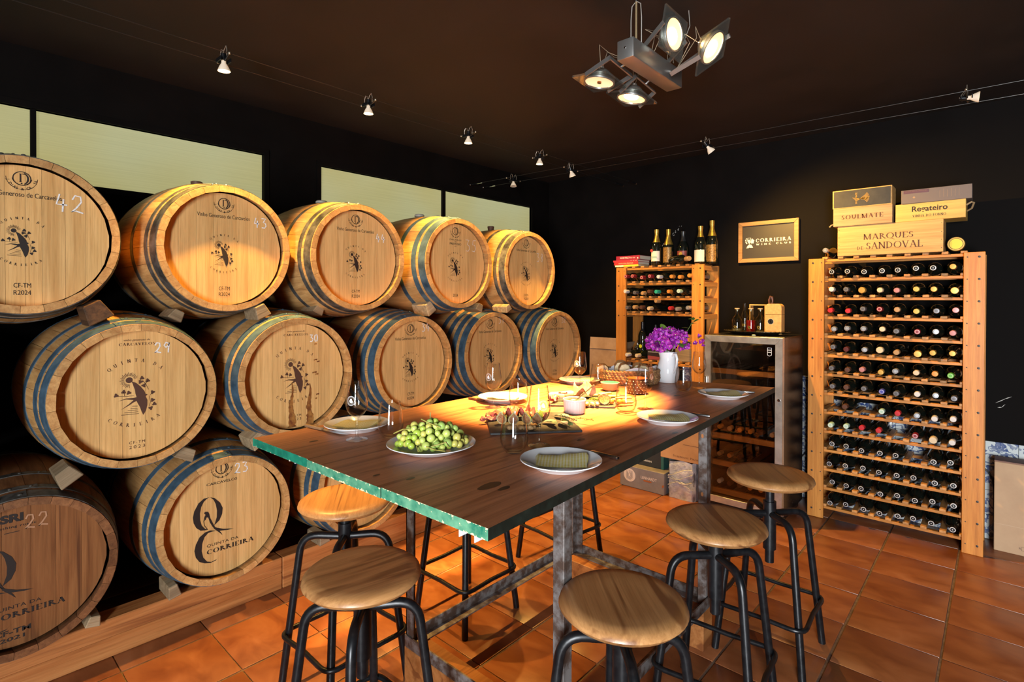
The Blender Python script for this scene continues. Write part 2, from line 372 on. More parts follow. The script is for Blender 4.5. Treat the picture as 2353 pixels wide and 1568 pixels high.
# a small roman serif alphabet: v stem(x,y0,y1) h bar(x0,x1,y) d diagonal(x0,y0,x1,y1,thick) e ellipse arc s serif(x,y) p polygon
SERIF = {
'C': (.72, ['e .4 .5 .4 .5 42 318', 'v .68 .66 .8']), 'O': (.86, ['e .43 .5 .43 .5 0 360']), 'Q': (.86, ['e .43 .5 .43 .5 0 360', 'd .4 .06 .95 -.22 .11']),
'R': (.72, ['V .14', 'a .14 .5 .36 .25', 'd .3 .5 .68 0 .14', 's .68 0']), 'P': (.62, ['V .14', 'a .14 .5 .36 .25']), 'B': (.64, ['V .14', 'a .14 .52 .32 .24', 'a .14 0 .38 .26']),
'I': (.3, ['V .15']), 'E': (.6, ['V .14', 'h .14 .56 .975', 'h .14 .45 .52', 'h .14 .58 .025', 'v .54 .8 1', 'v .56 0 .2']), 'F': (.56, ['V .14', 'h .14 .54 .975', 'h .14 .43 .5', 'v .53 .8 1']),
'A': (.76, ['d .36 1 .1 0 .05', 'd .36 1 .66 0 .14', 'h .2 .55 .34', 's .1 0', 's .66 0']), 'V': (.76, ['d .1 1 .38 0 .14', 'd .66 1 .38 0 .05', 's .1 1', 's .66 1']),
'N': (.8, ['v .13 0 1', 'v .67 0 1', 'd .13 1 .67 0 .14', 's .13 0', 's .13 1', 's .67 1']), 'M': (.96, ['v .14 0 1', 'd .14 1 .47 0 .13', 'd .8 1 .47 0 .05', 'V .8', 's .14 0', 's .14 1']),
'U': (.78, ['v .14 .3 1', 'v .64 .3 1', 'e .39 .32 .27 .32 180 360', 's .14 1', 's .64 1']), 'D': (.8, ['V .14', 'a .14 0 .58 .5']), 'L': (.58, ['V .14', 'h .14 .55 .025', 'v .53 0 .2']),
'T': (.68, ['V .34', 'h .04 .64 .975', 'v .06 .8 1', 'v .62 .8 1']), 'S': (.56, ['e .28 .74 .22 .26 40 265', 'e .28 .26 .24 .26 220 445', 'v .46 .76 .9', 'v .06 .1 .26']),
'H': (.84, ['V .14', 'V .68', 'h .14 .68 .52']), 'W': (1.0, ['d .08 1 .3 0 .13', 'd .5 1 .3 0 .05', 'd .5 1 .72 0 .13', 'd .92 1 .72 0 .05', 's .08 1', 's .5 1', 's .92 1']), ' ': (.36, []), '.': (.22, ['v .1 0 .12']), '-': (.4, ['h .05 .35 .38'])}
def serif_glyph(ch, wt=.14, thin=.045):
    w, ops = SERIF[ch]; vs = []; fs = []
    def poly(p): k = len(vs); vs.extend([Vector((x, y, 0)) for x, y in p]); fs.append(tuple(range(k, k+len(p))))
    for op in ops:
        a = op.split(); k = a[0]; n = [float(q) for q in a[1:]]
        if k == 'v': t = wt*.5 if n[2]-n[1] > .3 else thin*.7; poly([(n[0]-t, n[1]), (n[0]+t, n[1]), (n[0]+t, n[2]), (n[0]-t, n[2])])
        elif k == 'V':
            t = wt*.5; poly([(n[0]-t, 0), (n[0]+t, 0), (n[0]+t, 1), (n[0]-t, 1)])
            for y in (0, 1-thin): poly([(n[0]-.14, y), (n[0]+.14, y), (n[0]+.14, y+thin), (n[0]-.14, y+thin)])
        elif k == 'h': poly([(n[0], n[2]-thin/2), (n[1], n[2]-thin/2), (n[1], n[2]+thin/2), (n[0], n[2]+thin/2)])
        elif k == 'd': t = max(n[4], thin)*.55; t = t*wt/.14 if n[4] > .1 else t; poly([(n[2]-t, n[3]), (n[2]+t, n[3]), (n[0]+t, n[1]), (n[0]-t, n[1])])
        elif k == 's': y = 0 if n[1] < .5 else 1-thin; poly([(n[0]-.12, y), (n[0]+.12, y), (n[0]+.12, y+thin), (n[0]-.12, y+thin)])
        elif k in 'ea':
            if k == 'a': cx, cy, rx, ry, a0, a1 = n[0], n[1]+n[3], n[2], n[3], -90, 90
            else: cx, cy, rx, ry, a0, a1 = n
            N_ = max(8, int((a1-a0)/18)); P = []
            for i in range(N_+1):
                th = radians(a0+(a1-a0)*i/N_); P.append(((cx+rx*cos(th), cy+ry*sin(th)), (cx+(rx-wt)*cos(th), cy+(ry-thin)*sin(th))))
            for (o1, i1), (o2, i2) in zip(P, P[1:]): poly([o1, o2, i2, i1])
    return w, vs, fs
def serif_mesh(text, h, sp=.08, wt=.14, thin=.045, align='CENTER'):
    V_, F_, x = [], [], 0
    for ch in text:
        sc_ = 1.
        if ch.islower(): sc_ = .78; ch = ch.upper()
        w, vs, fs = serif_glyph(ch, wt, thin); k = len(V_)
        V_ += [Vector(((x+v.x*sc_)*h, v.y*h*sc_, 0)) for v in vs]; F_ += [tuple(i+k for i in f) for f in fs]; x += w*sc_+sp
    off = (x-sp)*h/2 if align == 'CENTER' else 0
    return [v-Vector((off, 0, 0)) for v in V_], F_
def arc_mesh(text, R_, a0, a1, h, inside=False, serif=False, wt=.13):
    V_, F_ = [], []; n = len(text)
    for i, ch in enumerate(text):
        if ch == ' ': continue
        a = a0+(a1-a0)*i/(n-1); vs, fs = serif_mesh(ch, h, wt=wt) if serif else font_mesh(ch, h*1.4, .01)
        rot = a+pi/2 if inside else a-pi/2
        rr = R_+h*.5 if inside else R_-h*.5
        Mx = Matrix.Translation((rr*cos(a), rr*sin(a), 0)) @ RZ(rot); k = len(V_)
        V_ += [Mx @ v for v in vs]; F_ += [tuple(j+k for j in f) for f in fs]
    return V_, F_
def fit_w(vf, width):   # scale text to a width
    vs, fs = vf; w = max(v.x for v in vs)-min(v.x for v in vs); return [v*(width/w) for v in vs], fs
def squeeze(vf, w, h):
    vs, fs = vf; x0, x1 = min(v.x for v in vs), max(v.x for v in vs); y0, y1 = min(v.y for v in vs), max(v.y for v in vs)
    return [Vector(((v.x-(x0+x1)/2)*w/(x1-x0), (v.y-y0)*h/(y1-y0), 0)) for v in vs], fs
def ring2(cx, cy, r0, r1, a0=0, a1=2*pi, n=28):
    vs = []; fs = []
    for i in range(n+1):
        a = a0+(a1-a0)*i/n; vs += [Vector((cx+r0*cos(a), cy+r0*sin(a), 0)), Vector((cx+r1*cos(a), cy+r1*sin(a), 0))]
    return vs, [(2*i, 2*i+1, 2*i+3, 2*i+2) for i in range(n)]
def stroke2(pts, w):
    P = [Vector((p[0], p[1], 0)) for p in pts]; vs = []; n = len(P)
    for i in range(n):
        d = (P[min(i+1, n-1)]-P[max(i-1, 0)]).normalized(); q = Vector((-d.y, d.x, 0))*w*.5; vs += [P[i]+q, P[i]-q]
    return vs, [(2*i, 2*i+1, 2*i+3, 2*i+2) for i in range(n-1)]
def poly2(pts): return [Vector((p[0], p[1], 0)) for p in pts], [tuple(range(len(pts)))]
def disc2(cx, cy, r, n=14, sq=1): return poly2([(cx+r*cos(2*pi*i/n), cy+r*sq*sin(2*pi*i/n)) for i in range(n)])
ON_X = Matrix(((0, 0, 1, 0), (1, 0, 0, 0), (0, 1, 0, 0), (0, 0, 0, 1)))      # u->+y, v->+z, faces +x
ON_Y = Matrix(((1, 0, 0, 0), (0, 0, -1, 0), (0, 1, 0, 0), (0, 0, 0, 1)))     # u->+x, v->+z, faces -y
class Flat:
    def __init__(s, M_): s.g = G(); s.M = M_
    def put(s, vf, x=0, y=0, sc=1., mi=0, rot=0, lift=0):
        T = s.M @ Matrix.Translation((x, y, lift)) @ RZ(rot) @ Matrix.Scale(sc, 4); s.g.add(vf[0], vf[1], mi, T); return s
    def obj(s, name, mats, parent, loc=(0, 0, 0)):
        return s.g.obj(name, mats, parent, loc, smooth=0)
# ---------------------------------------------------------------- barrels
RE, RB, LB, CZ = .279, .327, .83, .327
def brad(x): t = -x/LB; return RE+(RB-RE)*(1-(2*t-1)**2)
NST = 26
def stave_mesh(m):
    g = G(); n = 12; hw = pi/NST-.0022; vs = []; 
    for i in range(n+1):
        x = -LB*i/n; r = brad(x); th = .026
        for a, rr in ((-hw, r-.0006), (-hw*.5, r), (hw*.5, r), (hw, r-.0006), (hw, r-th), (-hw, r-th)): vs.append((x, rr*sin(a), rr*cos(a)))
    fs = []
    for i in range(n):
        for k in range(6): a = 6*i+k; b = 6*i+(k+1) % 6; fs.append((a, b, b+6, a+6))
    fs += [(0, 5, 4, 3, 2, 1), tuple(6*n+k for k in range(6))]
    g.add(vs, fs); return g.mesh('stave', [m], 30)
STV = {0: stave_mesh(OAK), 1: stave_mesh(OAKD)}
def head_meshes(m, seed):
    r = random.Random(seed); e = [-.252]; 
    while e[-1] < .252-.035: e.append(e[-1]+r.uniform(.045, .078))
    e[-1] = .252; out = []
    for a, b in zip(e, e[1:]):
        a2, b2 = a+.0004, b-.0004; N_ = 5; P = []
        for i in range(N_+1): y = a2+(b2-a2)*i/N_; P.append((y, sqrt(max(0, .2525**2-y*y))))
        poly = P+[(y, -z) for y, z in P[::-1]]
        g = G(); d = r.uniform(0, .0005); vs = [(-.046-d, y, z) for y, z in poly]+[(-.068, y, z) for y, z in poly]; n = len(poly)
        fs = [tuple(range(n))[::-1], tuple(range(n, 2*n))]+[(i, (i+1) % n, n+(i+1) % n, n+i) for i in range(n)]
        out.append(g.add(vs, fs).mesh('head_board', [m], 0))
    return out
HDS = {(k, s): head_meshes(m, s+5) for k, m in ((0, HEAD), (1, HEADD)) for s in (0, 1)}
def hoop_mesh(x0, x1, m, lap=0.):
    g = G(); n = 56; prof = []
    for i in range(4): x = x0+(x1-x0)*i/3; prof.append((brad(x)+.0022, x))
    prof = [(brad(x0), x0)]+prof+[(brad(x1), x1)]
    g.lathe(prof, n, 0, RY(pi/2))
    w = x0-x1
    for dy in (-.028, .028):     # lapped joint with two rivets
        a = dy/brad(x0)+lap; xm = (x0+x1)/2; r = brad(xm)+.002
        g.ball((xm, r*sin(a), r*cos(a)), min(.0075, w*.2), 8, 0, .6)
    g.add([( (x0 if k in (0, 1) else x1), (brad(xx)+.0042)*sin(a+lap), (brad(xx)+.0042)*cos(a+lap)) for k, (xx, a) in enumerate([(x0, -.16), (x0, .16), (x1, .16), (x1, -.16)])], [(0, 1, 2, 3)])
    return g.mesh('hoop', [m], 35)
# front hoops of the three kinds of barrel (distance of each band from the head) + plain back ones
HK = {'steel': [(-.006, -.052), (-.072, -.098), (-.205, -.232)], 'blue': [(-.005, -.054), (-.074, -.108), (-.2, -.232)], 'four': [(-.006, -.052), (-.075, -.112), (-.14, -.175), (-.215, -.25)]}
HM = {}
for k, L_ in HK.items():
    m = STEEL if k == 'steel' else BLUE
    HM[k] = [hoop_mesh(a, b, m, .12*i-.1) for i, (a, b) in enumerate(L_)]+[hoop_mesh(-LB-b, -LB-a, m) for a, b in L_]
BUNG = {k: v.mesh('bung', [m], 40) for k, v, m in (('cork', G().lathe([(0, 0), (.022, 0), (.027, .034), (.022, .037), (0, .037)], 20), mat('bung_brown', (.13, .055, .03), .6)),
        ('cap', G().lathe([(0, 0), (.022, 0), (.024, .01), (.033, .012), (.033, .022), (.028, .027), (0, .027)], 20), mat('bung_grey', (.38, .36, .3), .5)))}
def swallow(F, x=0., y=0., s=1., mi=0):
    B_ = [(-.0247,.0515),(-.01,.0437),(.0048,.0274),(.0179,.008),(.0205,-.0026),(.0292,-.0073),(.0224,-.0135),(.0281,-.029),(.028,-.0491),(.0234,-.0707),(.0139,-.0871),(.0083,-.0729),(.0028,-.0543),(-.0047,-.0377),(-.0083,-.0284),(-.0194,-.0334),(-.0341,-.0432),(-.0612,-.0578),(-.0341,-.0379),(-.0183,-.0235),(-.0431,-.0179),(-.07,-.022),(-.0431,-.014),(-.0175,-.0152),(-.0083,-.013),(-.012,.0007),(-.0138,.0164),(-.0193,.0346)]
    P = lambda vf, m=mi: F.put(vf, x, y, s, m)
    P(poly2(B_)); P(disc2(-.0328, .0567, .0115, 18))
    for i in range(26):
        a = radians(-48+i*276/25+42); 
        if -1.1 < a < .25: continue
        P(stroke2([(-.0328+.0165*cos(a), .0567+.0165*sin(a)), (-.0328+.031*cos(a)*(1 if i % 2 else .9), .0567+.031*sin(a)*(1 if i % 2 else .9))], .0016))
    for cx, cy in [(.0098,.0609),(.0049,.0464),(.0294,.049),(.0161,.0305),(.0465,-.0001),(.0464,-.0315),(.0522,-.0481),(.0398,-.0633),(-.0752,.0012),(-.051,.0123),(-.034,.0071)]:
        P(poly2([(cx+(.0072+.0022*sin(3*a_+cx*300))*cos(a_), cy+(.0072+.0022*sin(3*a_+cx*300))*sin(a_)) for a_ in [k*2*pi/11 for k in range(11)]]))
    for L_ in ([(.0124,.0509),(.0236,.034),(.032,.0129)], [(.0349,-.0143),(.0387,-.0372),(.0349,-.0545)], [(-.0699,-.0026),(-.0431,-.0061),(-.0175,-.0065)], [(.0294,.049),(.022,.036)], [(-.051,.0123),(-.048,-.004)], [(.047,0),(.036,-.012)]): P(stroke2(L_, .0014))
    for a, b, z in ((-.0231,-.0047,-.047), (-.0286,-.0047,-.0555), (-.0378,-.004,-.0625), (-.0486,-.003,-.07), (-.0594,-.001,-.0775)): P(stroke2([(a, z), ((a+b)/2, z-.0012), (b, z-.002)], .0018))
def ring_text(F, s, y):
    F.put(arc_mesh('QUINTA', .128, radians(131), radians(78), .0135, serif=True, wt=.17), -.004, y, s)
    F.put(arc_mesh('DA', .128, radians(58), radians(46), .0135, serif=True, wt=.17), -.004, y, s)
    F.put(arc_mesh('CORRIEIRA', .128, radians(-130), radians(-53), .0135, True, True, .17), -.004, y, s)
def jd(F, x, y, s=1.):
    P = lambda vf, xx=0, yy=0, sc=1: F.put(vf, x+xx*s, y+yy*s, sc*s)
    P(ring2(0, 0, .0225, .0255)); P(poly2([(.019*cos(a), .0225*sin(a)) for a in [radians(q) for q in range(-70, 71, 14)]]+[(.012*cos(radians(q))+.002, .0185*sin(radians(q))) for q in range(70, -71, -14)]))
    P(serif_mesh('J' if 'J' in SERIF else 'I', .03), -.004, -.013); P(stroke2([(.001, .0165), (.008, .0165)], .003)); P(disc2(-.001, -.018, .0026, 10))
    P(ring2(0, .003, .0262, .0275, radians(188), radians(352))); P(ring2(0, .003, .042, .0432, radians(180), radians(360)))
    P(arc_mesh('J.DIAS & CA. SA', .0375, radians(192), radians(352), .0088, True))
def qlogo(F, lower=''):
    for k in ([(-.073,.1042),(-.0968,.1046),(-.1183,.0894),(-.1352,.0591),(-.1403,.0325),(-.1374,.0083),(-.1269,-.0161),(-.11,-.0324),(-.0928,-.0365),(-.0797,-.0373),(-.0928,-.0294),(-.1056,-.0111),(-.112,.0145),(-.1128,.043),(-.1076,.0698),(-.0969,.0904),(-.0839,.101)],
              [(-.073,.1042),(-.0532,.095),(-.0309,.0695),(-.0197,.0421),(-.022,.016),(-.0333,-.0096),(-.0556,-.0268),(-.0511,-.0138),(-.0444,.0083),(-.0435,.0369),(-.0488,.0673),(-.0576,.089),(-.0686,.1006)],
              [(-.0622,-.0271),(-.0445,-.0399),(-.0175,-.0533),(.027,-.0655),(.0007,-.064),(-.0333,-.057),(-.0266,-.0674),(-.0212,-.0803),(-.0333,-.0652),(-.0445,-.0534),(-.0556,-.0412)],
              [(-.0969,.0407),(-.0905,.0449),(-.0796,.0418),(-.0753,.0319),(-.0709,.0115),(-.0578,-.0213),(-.0511,-.0354),(-.0622,-.0295),(-.0731,-.0069),(-.0796,.0165),(-.0862,.0185),(-.0892,.0099),(-.0949,.0045),(-.0927,.0252),(-.0905,.0317)],
              [(-.0445,-.0534),(-.071,-.0435),(-.0928,-.046),(-.1143,-.0602),(-.1292,-.0882),(-.1347,-.1144),(-.1293,-.1445),(-.1145,-.1687),(-.093,-.1822),(-.0712,-.1882),(-.0492,-.1852),(-.0268,-.1643),(-.0245,-.1626),(-.0447,-.1806),(-.0669,-.1846),(-.0843,-.1773),(-.0994,-.1552),(-.1058,-.1245),(-.1036,-.0921),(-.095,-.0666),(-.0798,-.0526),(-.0622,-.0511)]):
        F.put(poly2(k), .011, 0)
    F.put(stroke2([(-.0927,.0252),(-.0979,.0054),(-.0949,-.0145),(-.0819,-.0366)], .0025), .011, 0)
    F.put(squeeze(font_mesh('QUINTA DA', .02, 0, 0, 1.1), .132, .0145), -.008, -.1185)
    F.put(squeeze(serif_mesh('CORRIEIRA', .02, .12, .2, .06), .2, .02), .026, -.148)
STROKES = {'0': [[(.5,1),(.15,.85),(.08,.4),(.3,.02),(.7,.08),(.85,.5),(.75,.9),(.45,1)]], '1': [[(.5,1),(.5,0)]], '2': [[(.1,.75),(.3,1),(.7,.95),(.75,.65),(.4,.3),(.05,.04),(.35,.12),(.9,.02)]],
  '3': [[(.1,.98),(.75,.98),(.4,.6),(.75,.5),(.85,.25),(.6,.02),(.15,.05)]], '4': [[(.35,1),(.12,.42),(.9,.4)], [(.62,.72),(.55,0)]], '5': [[(.85,1),(.35,.98),(.28,.6),(.65,.6),(.85,.3),(.6,.02),(.15,.08)]],
  '8': [[(.75,.85),(.45,1),(.2,.8),(.45,.55),(.75,.3),(.55,0),(.2,.15),(.35,.42),(.7,.65),(.78,.85)]], '9': [[(.75,.9),(.4,1),(.15,.72),(.4,.5),(.75,.72),(.85,.95),(.75,.4),(.72,0)]]}
def chalk(F, num, x, y, h, w=.0045):
    for i, ch in enumerate(num):
        for L_ in STROKES[ch]: F.put(stroke2([(p[0]*h*.62+i*h*.72, p[1]*h) for p in L_], w), x, y)
def barrel(num, cy, cz, row, lay, hoops, dark=0, bung=None, rotr=0., seed=0, label=None, xh=-2.53, cpos=(.14, .118), chh=.042, low=None, mouth=(.0,)):
    t = thing('wine_barrel', label, 'barrel', (xh, cy, cz-CZ), 0, 'stacked oak barrels')
    for i in range(NST):
        inst('stave', STV[dark], t, (0, 0, CZ), (2*pi*(i+rotr)/NST, 0, 0))
    for m in HDS[(dark, seed)]: inst('head_board', m, t, (0, 0, CZ))
    for m in HM[hoops]: inst('hoop', m, t, (0, 0, CZ))
    if bung: inst('bung', BUNG[bung], t, (-LB*.5+.0, .0, CZ+RB-.004))
    ink = INKB if lay == 'B' else INK
    def part(nm):
        f = Flat(ON_X); parts.append((nm, f)); return f
    parts = []
    if lay == 'A':
        jd(part('maker_emblem'), -.003, .206); part('wine_name').put(squeeze(font_mesh('Vinho Generoso de Carcavelos', .02), .222, .0175), -.003, .14)
        swallow(part('swallow_emblem'), -.004, -.02, .66); ring_text(part('estate_name'), .655, -.02)
        part('cask_code').put(squeeze(font_mesh(low or 'CF-TM', .02), .047, .0165), -.003, -.186); part('year').put(squeeze(font_mesh('R2024', .02), .047, .0165), -.003, -.212)
    elif lay == 'P':
        jd(part('maker_emblem'), -.003, .206); F = part('wine_name'); F.put(squeeze(font_mesh('CARCAVELOS', .02), .1, .009), -.003, .147); F.put(squeeze(font_mesh('DE', .02), .016, .007), -.003, .136); F.put(squeeze(font_mesh('PRESTIGIO', .02, .01), .096, .013), -.003, .119); F.put(squeeze(font_mesh('DOC', .02), .016, .006), -.003, .108)
        swallow(part('swallow_emblem'), -.004, -.02, .7); ring_text(part('estate_name'), .7, -.02); part('year').put(squeeze(font_mesh('2024', .02), .042, .018), -.003, -.208)
    elif lay == 'B':
        F = part('wine_name'); F.put(squeeze(font_mesh('vinho generoso de', .02, 0, .3), .088, .0095), .003, .209); F.put(squeeze(serif_mesh('CARCAVELOS', .02, .16, .17), .12, .0105), .003, .193)
        swallow(part('swallow_emblem'), .009, 0, 1.); ring_text(part('estate_name'), 1., .006)
        part('cask_code').put(squeeze(font_mesh('CF-TM', .02, 0, 0, 1.4), .053, .0105), .002, -.197); part('year').put(squeeze(font_mesh('2023', .02, 0, 0, 1.5), .053, .0125), .002, -.216)
    elif lay == 'C':
        jd(part('maker_emblem'), -.011, .222, 1.05); part('wine_name').put(squeeze(font_mesh('CARCAVELOS', .02, .006), .128, .0115), -.011, .155); qlogo(part('estate_logo'))
    elif lay == 'D':
        part('maker_emblem').put(squeeze(font_mesh('SRI', .03, .05), .062, .03), -.02, .19); F = part('maker_name'); F.put(squeeze(font_mesh('something rustic', .02, .01, 0, 1.2), .13, .011), -.02, .168); F.put(stroke2([(-.02, 0), (.02, 0)], .002), -.02, .155)
        qlogo(part('estate_logo')); part('cask_code').put(squeeze(font_mesh('CF-TM', .02, .02), .1, .018), -.02, -.206); part('year').put(squeeze(font_mesh('2021', .02, .02), .066, .014), -.02, -.228)
    for nm, f in parts: tag(f.obj(nm, [ink], t, (-.0452, 0, CZ)), kind='stuff' if nm == 'estate_name' else None)
    if num:
        K = Flat(ON_X); chalk(K, num, cpos[0]-chh*.62, cpos[1], chh, .0052 if num not in ('35', '38', '31', '32') else .003)
        tag(K.obj('chalk_number', [CHALK if num != '22' else cm((.42, .22, .12), .9)], t, (-.0447, 0, CZ)), 'white chalk number %s' % num if num != '22' else 'faint chalk number 22')
    return t
XH = -2.53
barrel('42', 0.25, 1.645, 0, 'A', 'steel', rotr=.3, seed=1, cpos=(.128, .1), chh=.066, xh=-2.56, label='oak barrel chalked 42, top row, nearest the camera')
barrel('43', 0.93, 1.645, 0, 'A', 'steel', bung='cork', rotr=.1, seed=0, cpos=(.155, .112), chh=.046, xh=-2.56, label='oak barrel chalked 43 with a brown bung, top row')
barrel('44', 1.57, 1.64, 0, 'A', 'steel', bung='cap', rotr=.5, seed=1, cpos=(.15, .095), chh=.046, xh=-2.51, label='oak barrel chalked 44 in the top row')
barrel('35', 2.28, 1.645, 0, 'P', 'blue', bung='cap', rotr=.2, seed=0, cpos=(.125, .085), chh=.075, xh=-2.51, label='oak barrel chalked 35 with two blue-grey hoops, top row')
barrel('38', 2.995, 1.63, 0, 'A', 'steel', bung='cork', rotr=.7, seed=1, cpos=(.15, .075), chh=.062, low='CF-TM+', xh=-2.535, label='oak barrel chalked 38, top row, nearest the back wall')
barrel('29', 0.576, 1.042, 1, 'B', 'blue', rotr=.4, seed=0, cpos=(.088, .157), chh=.042, xh=-2.495, label='oak barrel chalked 29, middle row, with brown swallow brand')
B30 = barrel('30', 1.215, 1.05, 1, 'B', 'blue', rotr=.9, seed=1, cpos=(.092, .16), chh=.034, xh=-2.47, label='oak barrel chalked 30 with dark wine stains down its head')
barrel('34', 1.944, 1.042, 1, 'A', 'four', rotr=.2, seed=0, cpos=(.105, .185), chh=.046, xh=-2.525, label='oak barrel chalked 34 with four blue hoops, middle row')
barrel('31', 2.64, 1.052, 1, 'A', 'four', rotr=.6, seed=1, cpos=(.105, .2), chh=.046, xh=-2.555, label='oak barrel chalked 31 behind the stemmed glass, middle row')
barrel('32', 3.305, 1.047, 1, 'A', 'four', bung=None, rotr=.1, seed=0, cpos=(.105, .19), chh=.042, low='CF-TM+', xh=-2.51, label='oak barrel chalked 32, middle row, nearest the back wall')
barrel('23', 0.92, .438, 2, 'C', 'blue', rotr=.5, seed=1, cpos=(.07, .183), chh=.046, xh=-2.54, label='oak barrel chalked 23 with large Q brand, bottom row')
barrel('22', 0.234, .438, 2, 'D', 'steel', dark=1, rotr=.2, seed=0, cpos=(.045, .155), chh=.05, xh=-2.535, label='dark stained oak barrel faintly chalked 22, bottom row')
barrel(None, 1.62, .438, 2, 'C', 'blue', rotr=.8, seed=0, label='oak barrel half hidden behind a stool, bottom row, no number seen')
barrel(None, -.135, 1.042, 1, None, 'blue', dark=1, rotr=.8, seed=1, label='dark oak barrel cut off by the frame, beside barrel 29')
# wine stains on barrel 30
WS = rough_mat('dried_wine_stain', (.1, .02, .01), (.38, .17, .04), 35, (.3, .6), 0, 0)
rs = random.Random(3)
for x0, top, w in ((-.018, -.03, .026), (.072, -.045, .028)):
    stn = Flat(ON_X); L_, Rr = [], []; n = 22
    for i in range(n+1):
        u = i/n; y = top-(top+.245)*u; hw = w*(.12+.55*u+.33*u*u)*(.8+rs.uniform(-.2, .25)); c = x0+.004*sin(u*9)
        L_.append((c-hw, y)); Rr.append((c+hw*.8, y))
    for i in range(n): stn.put(poly2([L_[i], L_[i+1], Rr[i+1], Rr[i]]))
    tag(stn.obj('wine_stain', [WS], B30, (-.0444, 0, CZ)), 'dark red run of dried wine')
stn = Flat(ON_X)
for x, y, l in ((.092, .072, .02), (.108, .062, .016), (.085, .01, .024), (.1, .0, .018), (.095, .15, .014), (.105, -.1, .016), (.1, -.12, .01)): stn.put(poly2([(x, y), (x+l, y+.002), (x+l*.9, y-.006), (x+l*.3, y-.004), (x+.003, y-.009)]))
tag(stn.obj('stain_spots', [WS], B30, (-.0444, 0, CZ)), kind='stuff')
# timber beams and chocks
def beam(y0, y1, label, planks):
    t = thing('support_beam', label, 'beam', (-2.645, (y0+y1)/2, 0)); L_ = (y1-y0)/2
    for z0, z1 in planks: G().box(-.045, .045, -L_, L_, z0, z1).obj('plank', BEAM, t, smooth=30, bevel=.003)
beam(-.6, 1.188, 'orange pine beam on the floor under barrels 22 and 23', [(.0, .078), (.0785, .153)])
beam(1.192, 4.1, 'worn pine beam on the floor behind the left stools', [(.0, .152)])
def chock(y, z, rx, label, w=.05, h=.05, l=.14, x=-2.62, mt=None, rz=0.):
    t = G().prism([(-w, 0), (w, 0), (w*.72, h), (-w*.6, h)], -l/2, l/2, T=RZ(pi/2) @ RX(pi/2)).obj('wooden_chock', mt or CHOCK, None, (x, y, z), (rx, 0, rz), 30, .003)
    return tag(t, label, 'chock', 'chocks wedged between the barrels')
DKCH = wood('dark_chock', (.02, .01, .006), (.14, .06, .02), 'X', 8, .7, .3, .1)
chock(.47, 1.335, .5, 'dark charred chock between barrels 42 and 29', .045, .075, mt=DKCH)
chock(.735, 1.33, -.5, 'pale small chock under barrel 43, above barrel 29', .03, .045, x=-2.7)
chock(1.085, 1.335, .45, 'brown chock between barrels 43 and 30', .035, .06)
chock(1.4, 1.345, -.5, 'brown chock under barrel 44, above barrel 30', .03, .05, x=-2.72)
chock(2.125, 1.335, .6, 'tan chock standing on barrel 34, under barrel 35', .036, .075, x=-2.66)
chock(2.48, 1.345, -.4, 'dark chock wedged under barrel 35, on barrel 31', .03, .05)
chock(2.78, 1.34, .5, 'small lit chock between barrels 35 and 38', .03, .045)
chock(.38, .735, .6, 'pale grey chock under barrel 29, on barrel 22', .04, .06)
chock(.745, .74, -.5, 'brown chock under barrel 29, on barrel 23', .04, .05)
chock(1.075, .74, .65, 'grey weathered chock under barrel 30, beside the table corner', .045, .06)
chock(.72, .158, .2, 'pale chock under barrel 23 on the beam', .025, .055, x=-2.64)
chock(.44, .158, -.2, 'dark chock under barrel 22 on the beam', .025, .04, x=-2.64)
chock(1.4, .158, .2, 'pale chock on the beam behind the rear left stool', .03, .05, x=-2.64)
# ---------------------------------------------------------------- wine racks and bottles
PITCHZ = .1237; YR = 3.943; RD = .3
ORD = ['first', 'second', 'third', 'fourth', 'fifth', 'sixth', 'seventh', 'eighth', 'ninth', 'tenth', 'eleventh', 'twelfth', 'thirteenth']
def cap_mat(col, ring=None, metal=.3):
    m, t, b = nt('bottle_cap'); b.inputs['Roughness'].default_value = .32; b.inputs['Metallic'].default_value = metal
    if ring:
        co = node(t, 'TexCoord').outputs['Object']; s = node(t, 'SeparateXYZ', {0: co})
        d = node(t, 'VectorMath', {0: node(t, 'CombineXYZ', {0: s.outputs[0], 1: s.outputs[2]}).outputs[0]}, operation='LENGTH').outputs[1]
        if ring == 'S':
            f = ramp(t, node(t, 'Math', {0: d, 1: 60.}, operation='MULTIPLY').outputs[0], [(0, (1, 1, 1)), (.16, (1, 1, 1)), (.2, (0, 0, 0)), (.6, (0, 0, 0)), (.64, (1, 1, 1)), (.86, (1, 1, 1)), (.9, (0, 0, 0))])
            c2 = (.01, .01, .01, 1)
        else:
            f = ramp(t, node(t, 'Math', {0: d, 1: 60.}, operation='MULTIPLY').outputs[0], [(0, (1, 1, 1)), (.45, (1, 1, 1)), (.5, (0, 0, 0)), (.7, (0, 0, 0)), (.75, (1, 1, 1))]); c2 = C4(ring)
        t.links.new(node(t, 'Mix', {0: f, 6: c2, 7: C4(col)}, data_type='RGBA').outputs[2], b.inputs['Base Color'])
    else: b.inputs['Base Color'].default_value = C4(col)
    return m
BPROF = [(0, .004), (.022, .003), (.032, 0), (.0365, .005), (.037, .012), (.037, .19), (.034, .205), (.026, .222), (.017, .238), (.0145, .25), (.0142, .292)]
def bottle_prof(s=1., h=1.): return [(r*s, z*h) for r, z in BPROF]
def cap_prof(r=.0155, l=.052): return [(r*.96, .30-l), (r, .30-l+.003), (r, .2975), (r*.9, .3), (0, .3005)]
LAY = RX(pi/2)      # bottle axis +Z -> -Y (neck towards the viewer)
BOT_ME = {}
